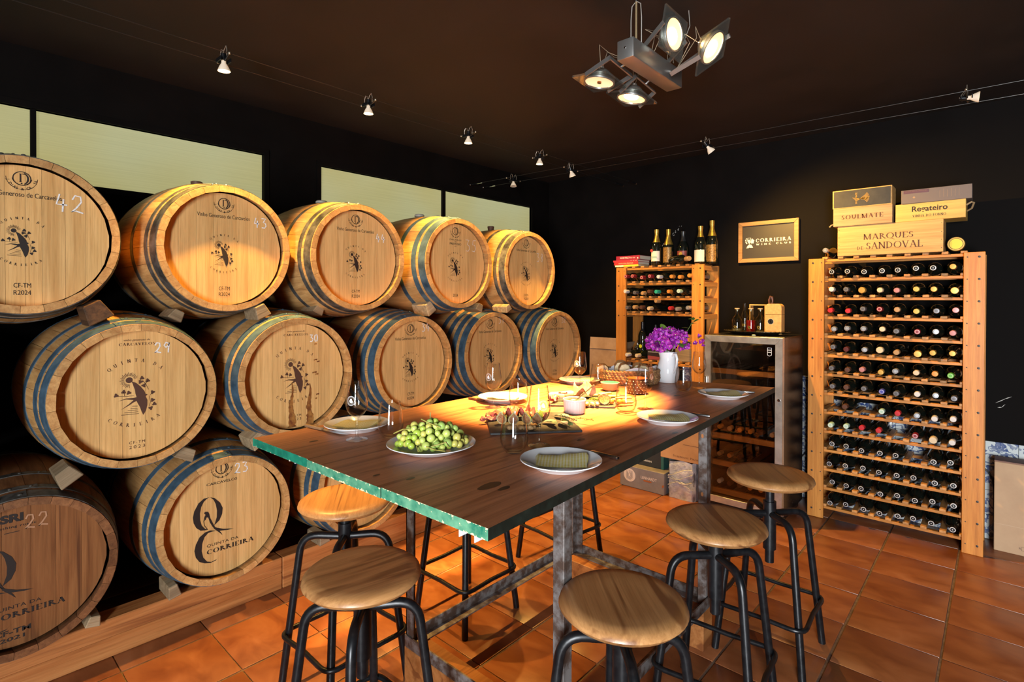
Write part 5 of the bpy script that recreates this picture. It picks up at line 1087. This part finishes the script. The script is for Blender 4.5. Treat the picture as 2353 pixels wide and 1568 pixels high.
for x, y, rz, m, L_, w, lab in [(-1.12, 1.41, -.55, SAGE, .085, .013, 'long sage leaf nearest the front edge'), (-1.09, 1.435, -.62, SAGE2, .08, .014, 'greyish sage leaf pointing to the right slate corner'), (-1.16, 1.5, -.2, SAGE, .075, .017, 'broad sage leaf at the back of the herbs'), (-1.13, 1.39, .5, SAGE, .05, .016, 'small round sage leaf beside the wine glass')]:
    tag(leaf_g(L_, w).obj('sage_leaf', m, None, (x, y, SZ_+.004), (0, -.12, rz), smooth=60), lab, 'leaf', 'sage leaves on the slate')
def sprig(x, y, rz, L_, nn, col, label, leaf=.011, up=.006):
    t = thing('herb_sprig', label, 'herb', (x, y, SZ_+up), rz); G().tube([(0, 0, 0), (L_*.5, .003, .006), (L_, 0, .004)], .0009, 6).obj('stem', cm((.2, .16, .06), .7), t)
    lm = leaf_g(leaf, leaf*.18, .1, .1, 3).mesh('needle', [rough_mat('herb_green', tuple(c*.7 for c in col), tuple(c*1.3 for c in col), 80, (.5, .7), 0, 0)], 60); r = random.Random(nn); g = G()
    vs0 = [v.co.copy() for v in lm.vertices]; fs0 = [tuple(p.vertices) for p in lm.polygons]
    for k in range(nn): u = k/nn; g.add(vs0, fs0, 0, TR(L_*u, 0, .004) @ RX(r.uniform(0, 6.3)) @ RY(-.7+r.uniform(-.2, .2)))
    o = g.obj('needles', lm.materials[0], t, smooth=60); o['kind'] = 'stuff'; return t
sprig(-1.1, 1.46, -.6, .09, 60, (.14, .2, .05), 'rosemary sprig lying over the sage leaves'); sprig(-1.14, 1.5, -.35, .1, 60, (.18, .17, .08), 'purplish thyme sprig at the back right of the slate', .008); sprig(-1.08, 1.5, .1, .075, 40, (.16, .22, .04), 'thyme sprig overhanging towards the ramekin', .007)
# second slate: cheese, ham, crackers
def wedge(x, y, rz, P, h, col, label, cat='cheese', name='cheese_wedge', z=SZ_):
    return tag(G().prism(P, 0, h).obj(name, rough_mat('cheese', col, tuple(min(1, c*1.15) for c in col), 40, (.4, .6), 0, .1), None, (x, y, z), (0, 0, rz), bevel=.003, segs=2), label, cat)
wedge(-1.375, 1.72+.06, .6, [(-.03, -.02), (.04, -.01), (.03, .03), (-.02, .03)], .022, (.75, .66, .42), 'pale cheese piece farthest left on the back slate'); wedge(-1.38, 1.86, 1.1, [(-.05, -.025), (.05, -.02), (.04, .03), (-.05, .02)], .016, (.8, .7, .4), 'flat pale cheese slab at the back of the back slate')
sheet(-1.33, 1.715, .03, .014, (.55, .06, .06), 6, 'rolled red ham slice at the left of the back slate', 'ham', 'ham_slice', .02); sheet(-1.29, 1.87, .045, .03, (.55, .2, .1), 7, 'folded pink ham slice standing behind the spoon', 'ham', 'ham_slice', .045); sheet(-1.32, 1.76, .018, .012, (.5, .06, .04), 8, 'small dark salami slice on the pale cheese', 'salami', 'salami_slice', .004, SZ_+.028)
for i in range(7):
    wedge(-1.27+.028*i+.0, 1.95+.012*(i % 3)-.012*i, 1.0+.25*sin(i*2), [(-.034, -.007), (.034, -.007), (.034, .007), (-.034, .007)], .008, (.72, .48, .16), 'golden breadstick, %s from left in the row of breadsticks' % ORD[i], 'breadstick', 'breadstick', SZ_+.002+.009*(i % 2)).rotation_euler[0] = .1
t = thing('dark_fig_half', 'dark brown halved dried fig beside the breadsticks', 'fig', (-1.152, 1.805, SZ_+.02), (-.5, 0, .75)); G().lathe([(0, -.012), (.014, -.011), (.022, -.004), (.024, .004), (.021, .006)], 20, 0, RX(pi/2)).obj('rind', cm((.05, .025, .015), .5), t); G().lathe([(0, .005), (.02, .005), (.0212, .0055)], 20, 0, RX(pi/2) @ SCL(1, 1, 1)).obj('cut_face', rough_mat('dried_fig_flesh', (.06, .02, .01), (.3, .14, .06), 200, (.3, .5), 0, .5), t)
sprig(-1.22, 1.8, .3, .06, 90, (.3, .34, .05), 'yellow-green herb sprig in the middle of the back slate', .012, .012); sprig(-1.2, 1.83, .9, .05, 70, (.28, .32, .06), 'second herb sprig leaning on the breadsticks', .012, .014)
for i, (x, y, rz, c, lab) in enumerate([(-1.19, 1.742, .3, (.72, .6, .22), 'pale nut in front of the herbs, farthest left'), (-1.175, 1.756, 1.1, (.75, .62, .25), 'pale nut in front of the herbs, middle one'), (-1.16, 1.768, .7, (.7, .45, .3), 'pinkish nut in front of the herbs, farthest right')]):
    tag(G().ball((0, 0, .0075), .0075, 12, 0, 1.).obj('nut', cm(c, .5), None, (x, y, SZ_), (0, 0, rz), smooth=80), lab, 'nut').scale = (1., 1.9, 1.)
for i, (x, y, lab) in enumerate([(-1.11, 1.85, 'yellow berry nearest the tumbler'), (-1.1, 1.868, 'yellow berry behind the tumbler, right one'), (-1.135, 1.83, 'orange berry beside the dark fig')]): tag(G().ball((0, 0, .011), .011, 14).obj('berry', cm((.75, .42, .05) if i < 2 else (.65, .22, .03), .3), None, (x, y, SZ_), smooth=80), lab, 'berry')
# ramekin and spoon
t = thing('ramekin', 'white fluted ramekin of olive paste on the lit table', 'ramekin', (-1.17, 1.632, TZ+.0006)); g = G(); n = 72; prof = [(.035, 0), (.0385, .004), (.0405, .044)]; vs = []
for r, z in prof: vs += [((r+.0011*cos(24*2*pi*k/n))*cos(2*pi*k/n), (r+.0011*cos(24*2*pi*k/n))*sin(2*pi*k/n), z) for k in range(n)]
g.add(vs, [(i*n+k, i*n+(k+1) % n, (i+1)*n+(k+1) % n, (i+1)*n+k) for i in range(2) for k in range(n)]+[tuple(range(n))[::-1]]); g.lathe([(.0405, .044), (.0435, .045), (.0438, .05), (.0425, .0525), (.039, .0515), (.037, .008), (0, .007)], 48); g.obj('dish', WHITE_C, t, smooth=60)
G().lathe([(0, .0445), (.025, .0442), (.0375, .043)], 32).obj('paste', rough_mat('olive_paste', (.03, .03, .01), (.3, .28, .12), 120, (.3, .5), 0, .6), t)
t = thing('teaspoon', 'old teaspoon standing in the ramekin', 'spoon', (-1.165, 1.615, TZ+.049), (0, 0, .9)); SPN = rough_mat('old_silver', (.25, .19, .13), (.5, .42, .34), 40, (.2, .35), .9, 0)
G().ball((0, 0, 0), .011, 14, 0, .45, SCL(1.5, 1, 1)).obj('bowl', SPN, t, (0, 0, .002)); G().tube([(.012, 0, .001), (.03, 0, .014), (.055, 0, .035), (.082, 0, .055)], [.0022, .002, .0024, .0042], 8, sq=.5).obj('handle', SPN, t)
# bowl, polka dot pot, basket, jug
t = thing('sauce_bowl', 'small grey bowl with green glaze inside', 'bowl', (-1.336, 2.143, TZ+.0006)); G().lathe([(0, 0), (.026, 0), (.034, .006), (.041, .03), (.043, .036), (.042, .038)], 36).obj('outside', cm((.2, .17, .14), .5), t); G().lathe([(.0422, .0375), (.04, .038), (.036, .022), (.025, .012), (0, .01)], 36).obj('glaze', cm((.06, .26, .2), .15), t); G().lathe([(.0432, .0355), (.0434, .0385), (.0405, .0388)], 36).obj('rim', cm((.55, .5, .4), .3), t)
t = thing('polka_dot_pot', 'dark brown pot with white dots and orange inside', 'pot', (-1.205, 2.157, TZ+.0006)); G().lathe([(0, 0), (.036, 0), (.042, .004), (.047, .068), (.0475, .07), (.0455, .07)], 40).obj('outside', cm((.035, .015, .012), .3), t); G().lathe([(.0455, .07), (.0435, .062), (.038, .012), (0, .01)], 36).obj('inside', cm((.6, .12, .03), .3), t)
g = G()
for j in range(5):
    for k in range(18):
        a = 2*pi*(k+.5*(j % 2))/18; z = .008+.013*j; r = .0425+.005*(z-.004)/.064+.0007; Mx = RZ(a) @ TR(r, 0, z) @ RY(pi/2-.07); g.add([(.0022*cos(q), .0022*sin(q), 0) for q in [i*pi/4 for i in range(8)]], [tuple(range(8))], 0, Mx)
g.obj('dots', cm((.75, .72, .68)), t, smooth=0)['kind'] = 'stuff'
bk = thing('bread_basket', 'oval woven basket lined with white cloth, full of bread', 'basket', (-1.385, 2.4, TZ+.0006), .72); WV = rough_mat('water_hyacinth', (.16, .07, .025), (.42, .24, .1), 50, (.6, .8), 0, .5)
g = G(); G().lathe([(0, .002), (.075, .002), (.09, .01), (.1, .06), (.096, .06), (.085, .012), (0, .006)], 40, 0, None, 1.42, 1).obj('basket_core', cm((.12, .06, .025), .8), bk)
for j in range(6):
    r = .094+.0022*j+.004*sin(j); z = .008+.0115*j; n = 150
    for ph in (0, pi): g.tube([((r+.0045*sin(22*2*pi*k/n+ph+j*1.3))*1.42*cos(2*pi*k/n), (r+.0045*sin(22*2*pi*k/n+ph+j*1.3))*sin(2*pi*k/n), z+.004*cos(22*2*pi*k/n+ph+j*1.3)) for k in range(n)], .0052, 6, closed=True)
g.obj('woven_strands', WV, bk, smooth=60)
g = G(); n = 60; vs = []
for j, (r, z) in enumerate([(.06, .03), (.088, .05), (.096, .068), (.1, .076)]): vs += [(r*1.4*cos(2*pi*k/n)*(1+.04*sin(5*2*pi*k/n)), r*sin(2*pi*k/n)*(1+.04*sin(5*2*pi*k/n)), z+.012*j/3*sin(4*2*pi*k/n+1)) for k in range(n)]
g.add(vs, [(j*n+k, j*n+(k+1) % n, (j+1)*n+(k+1) % n, (j+1)*n+k) for j in range(3) for k in range(n)]); g.obj('cloth_liner', cm((.72, .72, .76), .8), bk, smooth=70)
CR = rough_mat('bread_crumb', (.7, .55, .32), (.85, .72, .48), 70, (.8, .9), 0, .6); CRU = rough_mat('bread_crust', (.3, .13, .04), (.5, .26, .09), 30, (.6, .8), 0, .4)
for i, (x, y, z, rx, ry, rz, w, h, d, lab) in enumerate([(-1.49, 2.32, .055, .2, -.25, .7, .055, .04, .034, 'thick bread chunk at the left of the basket'), (-1.445, 2.41, .06, .5, .1, .7, .055, .055, .026, 'tall pointed bread slice at the back of the basket'), (-1.40, 2.375, .058, .25, .05, .75, .05, .045, .03, 'bread slice in the middle of the basket'), (-1.33, 2.43, .056, .3, .3, .7, .05, .042, .028, 'bread slice at the right of the basket'), (-1.37, 2.45, .06, .6, .2, .8, .05, .045, .026, 'bread slice at the back right of the basket')]):
    t = thing('bread_slice', lab, 'bread', (x, y, TZ+z), (rx, ry, rz), 'bread in the basket'); P = [(-w*.5, 0), (w*.5, 0), (w*.55, h*.5), (w*.35, h*.9), (0, h), (-w*.38, h*.88), (-w*.55, h*.45)]
    G().prism(P, -d/2, d/2, T=RX(pi/2)).obj('crumb', CR, t, bevel=.004, segs=2, smooth=50)
    g = G(); n = len(P); vs = [(px*1.03, s*d*.46, pz*1.03) for s in (-1, 1) for px, pz in P]; g.add(vs, [(k, (k+1) % n, n+(k+1) % n, n+k) for k in range(n)]); g.obj('crust', CRU, t, smooth=60)
jg = thing('jug', 'white ceramic jug holding purple flowers', 'jug', (-1.258, 2.565, TZ+.0006), -.62)
g = G(); n = 48; prof = [(.044, 0), (.047, .003), (.053, .02), (.056, .045), (.053, .075), (.044, .105), (.04, .122), (.043, .138), (.0475, .152)]; vs = []
def jv(r, z, k):
    a = 2*pi*k/n; s = max(0, -cos(a))**6; up = max(0, (z-.115)/.037); f = 1+s*.42*up; return (r*cos(a)*f, r*sin(a)*(1-.1*s*up), z+s*.016*up+.004*up*cos(a))
for r, z in prof: vs += [jv(r, z, k) for k in range(n)]
for r, z in [(q-.004, w) for q, w in prof[::-1]]: vs += [jv(r, max(z, .006), k) for k in range(n)]
m_ = len(prof)*2; g.add(vs, [(i*n+k, i*n+(k+1) % n, (i+1)*n+(k+1) % n, (i+1)*n+k) for i in range(m_-1) for k in range(n)]+[tuple(range(n))[::-1], tuple(range((m_-1)*n, m_*n))]); g.obj('jug_body', WHITE_C, jg, smooth=60)
G().tube([(.042, 0, .138), (.062, 0, .15), (.082, 0, .148), (.092, 0, .128), (.088, 0, .1), (.072, 0, .07), (.05, 0, .05)], [.0055, .006, .006, .006, .0058, .0052, .005], 12, sq=.7).obj('handle', WHITE_C, jg, smooth=60)
# bougainvillea
fb = thing('flower_bouquet', 'purple bougainvillea bouquet standing in the white jug', 'flowers', (-1.262, 2.57, TZ+.155)); rf = random.Random(5)
BRM = []
for c in ((.36, .02, .42), (.27, .012, .34), (.46, .05, .5), (.38, .02, .33)):
    m = rough_mat('bract_purple', tuple(v*.7 for v in c), tuple(min(1, v*1.3) for v in c), 60, (.5, .7), 0, .1); BRM.append(m)
BRC = []
for q in range(4):
    g = G(); lg = leaf_g(.026, .0105, .5, .35, 5)
    for k in range(3): g.add(lg.v, lg.f, 0, RZ(k*2.1+q*.3) @ RY(-.75-.12*q))
    g.ball((0, 0, .018), .0026, 6, 1); g.tube([(0, 0, 0), (0, 0, .017)], .0012, 5)
    BRC.append(g.mesh('bract', [BRM[q], cm((.75, .68, .45))], 60))
LFM = rough_mat('bougainvillea_leaf', (.06, .15, .02), (.2, .32, .05), 40, (.35, .5), 0, .1); LFC = leaf_g(.045, .0155, .3, .2, 6).mesh('leaf', [LFM], 60)
for i in range(175):
    a = rf.uniform(0, 2*pi); ph = math.acos(rf.uniform(-.42, 1)); n_ = Vector((sin(ph)*cos(a), sin(ph)*sin(a), cos(ph))); s = rf.uniform(.72, 1.02)
    p = Vector((n_.x*.098*s, n_.y*.08*s, n_.z*.068*s+.045))
    inst('bract', BRC[rf.randint(0, 3)], fb, p, ((n_+Vector((rf.uniform(-.4, .4), rf.uniform(-.4, .4), rf.uniform(-.3, .3)))).to_track_quat('Z', 'Y') @ Matrix.Rotation(rf.uniform(0, 6), 3, 'Z').to_quaternion()).to_euler(), [rf.uniform(.8, 1.15)]*3)
for i in range(34):
    a = rf.uniform(0, 2*pi); ph = math.acos(rf.uniform(-.3, 1)); n_ = Vector((sin(ph)*cos(a), sin(ph)*sin(a), cos(ph)))
    inst('leaf', LFC, fb, (n_.x*.092, n_.y*.075, n_.z*.064+.045), (Vector((n_.x+rf.uniform(-.6, .6), n_.y+rf.uniform(-.6, .6), rf.uniform(-.6, .5))).to_track_quat('X', 'Z')).to_euler(), [rf.uniform(.7, 1.1)]*3)
g = G(); g.tube([(.02, .01, .06), (.075, .055, .1), (.1, .075, .155)], .0016, 6)
for q in range(8): a = rf.uniform(0, 6); g.tube([(.0, 0, -.06), (.02*cos(a), .02*sin(a), 0), (.05*cos(a), .04*sin(a), .06)], .002, 5)
g.obj('stems', cm((.1, .13, .03)), fb)
for q, (dx, dy, dz) in enumerate([(.1, .075, .15), (.09, .07, .14), (.1, .08, .16), (.085, .06, .12), (.105, .075, .165), (.13, .08, .07), (.12, .1, .06)]): inst('leaf', LFC, fb, (dx, dy, dz), (rf.uniform(-.5, .5), rf.uniform(-.6, .1), q*1.1), [.8]*3)
for q in range(6): inst('bract', BRC[q % 4], fb, (.125+rf.uniform(-.02, .02), .09+rf.uniform(-.02, .02), .05+rf.uniform(-.02, .03)), (rf.uniform(-1, 1), rf.uniform(-1, 1), q), [.8]*3)
# ---------------------------------------------------------------- cable lights
GLOW = emit('lamp_disc', (1, .6, .24), 12); REF = mat('frosted_reflector', (.6, .55, .48), .35, Emission_Color=(1, .7, .4, 1), Emission_Strength=.35)
def cable(p, q, label):
    t = thing('lighting_cable', label, 'cable', p); d = Vector(q)-Vector(p); G().tube([(0, 0, 0), d], .0016, 6).obj('wire', cm((.03, .028, .026), .4, .5), t); u = d.normalized()
    for a, b_ in ((Vector((0, 0, 0)), u*.14), (d, d-u*.14)): G().tube([a, b_], .006, 10).obj('tensioner', CHROME if abs(u.x) > .5 else BLACK, t)
    for c in (Vector((0, 0, 0)), d): G().ball(c, .009, 10).obj('wall_anchor', CHROME, t)
zA, zB = 2.45, 2.405
cable((-2.40, YW-.01, zA), (-2.40, -1.2, zA), 'black lighting wire over the barrels, nearer the table'); cable((-2.53, YW-.01, zA), (-2.53, -1.2, zA), 'black lighting wire over the barrels, nearer the window wall')
CY0 = lambda x: 3.18+(x+3.39)*.0405; CY1 = lambda x: 3.335+(x+3.39)*.0595
cable((XW+.01, CY0(XW), zB), (1.7, CY0(1.7), zB), 'lighting wire along the back wall, nearer the camera'); cable((XW+.01, CY1(XW), zB), (1.7, CY1(1.7), zB), 'lighting wire along the back wall, nearer the racks')
def track(c, wdir, wgap, aim, label, e, ang, on=True, glow=GLOW):
    t = thing('cable_spotlight', label, 'spotlight', c, 0, 'spotlights on the lighting wires'); w = Vector(wdir).normalized(); a = Vector(aim).normalized(); A = frame(a)
    G().lathe([(.009, 0), (.0095, .012), (.018, .026), (.0245, .042), (.025, .045)], 24, 0, A).obj('reflector', REF, t, smooth=60)
    G().lathe([(0, .0425), (.0225, .0425), (.0235, .0445)], 24, 0, A).obj('lamp_face', glow if on else cm((.6, .5, .4)), t)
    G().lathe([(0, -.028), (.011, -.028), (.0115, 0), (0, .001)], 16, 0, A).obj('lamp_holder', BLACK, t)
    g = G()
    for s in (-1, 1): g.tube([w*s*.012+Vector((0, 0, -.002)), w*s*.038+Vector((0, 0, .004)), w*s*wgap*.5+Vector((0, 0, .012))], .0042, 8)
    n_ = w.cross(Vector((0, 0, 1))); 
    for s in (-1, 1): g.box(-.026, .026, -.002, .002, -.008, .008, 0, TR(*(n_*.02*s)) @ RZ(atan2(w.y, w.x)))
    g.obj('bracket', BLACK, t)
    g = G()
    for s in (-1, 1): g.ball(w*s*wgap*.5+Vector((0, 0, .012)), .0068, 10); g.tube([w*s*wgap*.5+Vector((0, 0, .012)), w*s*(wgap*.5-.028)+Vector((0, 0, .008))], .0038, 8)
    g.obj('wire_clamps', mat('nickel', (.55, .45, .32), .3, .9), t)
    for s in (-1, 1): G().tube([w*s*.005-a*.026+n_*.004*s, w*s*.012+Vector((0, 0, .048)), w*s*.026+Vector((0, 0, .055)), w*s*.036+Vector((0, 0, .035)), w*s*.034+Vector((0, 0, .008))], .0016, 6).obj('supply_wire', cm((.45, .36, .28), .4, .6), t)
    if on and e: spot(a*.05, aim, e, ang, .75, HOT, t, .014)
    return t
for i, (y, ax) in enumerate(((.875, .05), (1.585, .03), (2.3, .02), (3.0, .0))):
    track((-2.463, y, zA-.012), (1, 0, 0), .13, (-.03, ax, -1), 'cable spotlight over barrel %s, %s from the camera along the barrels' % (('43', '44', '35', '38')[i], ORD[i]), E_TRACK, 82)
track((-2.97, (CY0(-2.97)+CY1(-2.97))/2, zB-.012), (0, 1, 0), .165, (.1, -.1, -1), 'unlit cable spotlight near the window wall corner', 0, 60, False)
for x, aim, lab in ((-2.41, (.12, .35, -1), 'bright cable spotlight above the short rack'), (-1.385, (.42, .42, -.72), 'cable spotlight above the framed sign')):
    track((x, (CY0(x)+CY1(x))/2, zB-.012), (0, 1, 0), CY1(x)-CY0(x), aim, lab, E_BACK*(1 if x < -2 else 2.2), 95 if x < -2 else 120)
track((-.13, (CY0(-.13)+CY1(-.13))/2, zB-.002), (0, 1, 0), .2, (1, .05, -.12), 'cable spotlight turned sideways, its bright face to the right', 12, 90)
x = -.55; spot((x, 3.42, zB-.06), (.0, .42, -1), 0.0, 90, .4, HOT) if False else None
# ---------------------------------------------------------------- pendant
PD = thing('pendant_lamp', 'aluminium pendant with four glass plate spotlights over the table', 'pendant lamp', (-1.02, 1.93, 2.335)); P0 = Vector((-1.02, 1.93, 2.335))
G().box(-.034, .034, -.2, .2, -.036, .036).obj('gear_box', ALU, PD, bevel=.004, segs=2)
for s in (-1, 1): G().lathe([(.004, 0), (.004, .0015), (0, .002)], 12, 0, TR(0, s*.2, .004) @ RX(pi/2 if s < 0 else -pi/2)).obj('end_screw', CHROME, PD)
BRIGHT = emit('lit_lens', (1, .62, .26), 1.5); HOTB = emit('burner_glow', (1, .75, .45), 14); DIM = emit('dim_lens', (1, .66, .36), .95); REFL = mat('lamp_reflector', (.85, .8, .72), .15, .9)
def head(c, nrm, up, armroot, lens, e, label, ang=55):
    h = bpy.data.objects.new('lamp_head', None)
    n_ = Vector(nrm).normalized(); u = Vector(up); u = (u-n_*u.dot(n_)).normalized(); v = n_.cross(u)
    A = Matrix((u, v, n_)).transposed().to_4x4(); A.translation = Vector(c)
    w = .079; g = G(); n = 40   # square plate with a round hole
    for z, m_ in ((.003, 0), (-.003, 0)): pass
    ang_ = [2*pi*k/n for k in range(n)]; inn = [(.057*cos(a), .057*sin(a)) for a in ang_]; out = []
    for a in ang_: s = w/max(abs(cos(a)), abs(sin(a))); out.append((s*cos(a), s*sin(a)))
    vs = [(x, y, z) for z in (.004, -.004) for L_ in (inn, out) for x, y in L_]; fs = []
    for k in range(n):
        j = (k+1) % n; fs += [(k, n+k, n+j, j), (2*n+k, 2*n+j, 3*n+j, 3*n+k), (n+k, 3*n+k, 3*n+j, n+j), (k, j, 2*n+j, 2*n+k)]
    hd = g.add(vs, fs, 0, A).obj('glass_plate', LENS, PD, smooth=30)
    G().lathe([(.0575, -.006), (.062, -.006), (.062, .007), (.0575, .007)], 40, 0, A).obj('lamp_ring', ALU, hd, smooth=40)
    G().lathe([(.0565, .004), (.05, -.022), (.034, -.042), (.012, -.05), (.012, -.058), (0, -.058)], 36, 0, A).obj('reflector', REFL, hd, smooth=60)
    G().lathe([(0, -.004), (.04, -.003), (.056, .0015)], 36, 0, A).obj('lens', lens, hd, smooth=60)
    G().lathe([(0, .004), (.0085, .003), (.0085, -.003), (0, -.0035)], 16, 0, A @ TR(0, 0, .004)).obj('filament_cap', cm((.25, .12, .04), .3, .6) if lens is DIM else HOTB, hd)
    if lens is BRIGHT: G().ball((-.006, 0, 0), .03, 20, 0, .22, A).obj('burner', HOTB, hd, smooth=80)
    g = G()      # U bracket: two flat arms from the plate edges and a cross bar
    L_ = Vector(armroot)-Vector(c); d = L_.normalized()
    side = v if abs(v.dot(d)) < abs(u.dot(d)) else u
    for s in (-1, 1):
        a = Vector(c)+side*s*(w+.004); b_ = Vector(armroot)+side*s*(w+.004); q = b_-a; X = q.normalized(); Y = side; Z = X.cross(Y); Mx = Matrix((X, Y, Z)).transposed().to_4x4(); Mx.translation = a
        g.box(-.012, q.length, -.0025, .0025, -.009, .009, 0, Mx)
    a = Vector(armroot)-side*(w+.0065); b_ = Vector(armroot)+side*(w+.0065); X = (b_-a).normalized(); Y = d; Z = X.cross(Y); Mx = Matrix((X, Y, Z)).transposed().to_4x4(); Mx.translation = a
    g.box(0, (b_-a).length, -.0025, .0025, -.009, .009, 0, Mx); g.tube([Vector(armroot), Vector(armroot)+d*.05], .0045, 8)
    g.obj('bracket_arm', ALU, hd, smooth=30)
    g = G(); bk_ = Vector(c)-n_*.055
    for s in (-1, 1): g.tube([bk_+side*s*.006, bk_-n_*.05+side*s*.03+Vector((0, 0, .03)), (bk_+Vector(armroot))/2+Vector((0, 0, .05))+side*s*.02, Vector(armroot)+d*.04], .0013, 6)
    g.obj('supply_wire', cm((.5, .4, .28), .4, .6), hd)
    if e: spot(Vector(c)+n_*.02, n_, e, ang, .5, WARM, PD, .045)
head((-.185, -.085, -.035), (-.12, -.1, -1), (0, 1, 0), (-.085, -.085, -.005), DIM, E_PEND, 'a', 42)
head((-.15, .11, -.055), (-.16, -.1, -1), (0, 1, 0), (-.085, .11, -.015), BRIGHT, E_PEND*.9, 'b', 38)
head((.09, -.0, .095), (.97, -.08, -.12), (0, .1, 1), (.01, .02, .05), BRIGHT, E_PEND*.06, 'c', 70)
head((.2, .1, .045), (.8, .05, -.58), (0, -.6, .7), (.09, .11, .02), BRIGHT, E_PEND*.08, 'd', 70)
for y in (-.12, .16):
    g = G(); zt = ZC-P0.z-.001
    G().tube([(0, y, .036), (0, y, zt)], .0042 if y < 0 else .002, 8).obj('suspension_rod', mat('brass_rod', (.55, .4, .22), .35, .8), PD)
    G().lathe([(0, zt-.02), (.007, zt-.02), (.02, zt-.008), (.02, zt)], 20, 0, TR(0, y, 0)).obj('ceiling_cap', BLACK, PD)
    G().tube([(-.022, y, .036), (-.022, y, .14), (-.018, y, .19), (0, y, .205), (.018, y, .19), (.022, y, .14), (.022, y, .036)] if y < 0 else [(-.01, y, .036), (-.012, y, .1), (0, y, .125), (.012, y, .1), (.014, y, .06)], .0018, 6).obj('safety_wire', cm((.6, .56, .5), .4, .6), PD)
    G().tube([(0, y, .2), (0, y, .235)], .0055, 8).obj('wire_grip', CHROME, PD)
G().tube([(.0, .16, .11), (.03, .17, .13), (.055, .18, .17), (.03, .16, .2), (.012, .16, .15), (.05, .17, .13), (.075, .18, .2), (.07, .18, .264)], .0016, 6).obj('loose_wire', cm((.6, .56, .5), .4, .6), PD)
G().tube([(.06, -.06, .264), (.075, -.06, .22)], .0032, 8).obj('hanging_rod_tip', mat('copper_tip', (.5, .28, .12), .4, .6), PD)
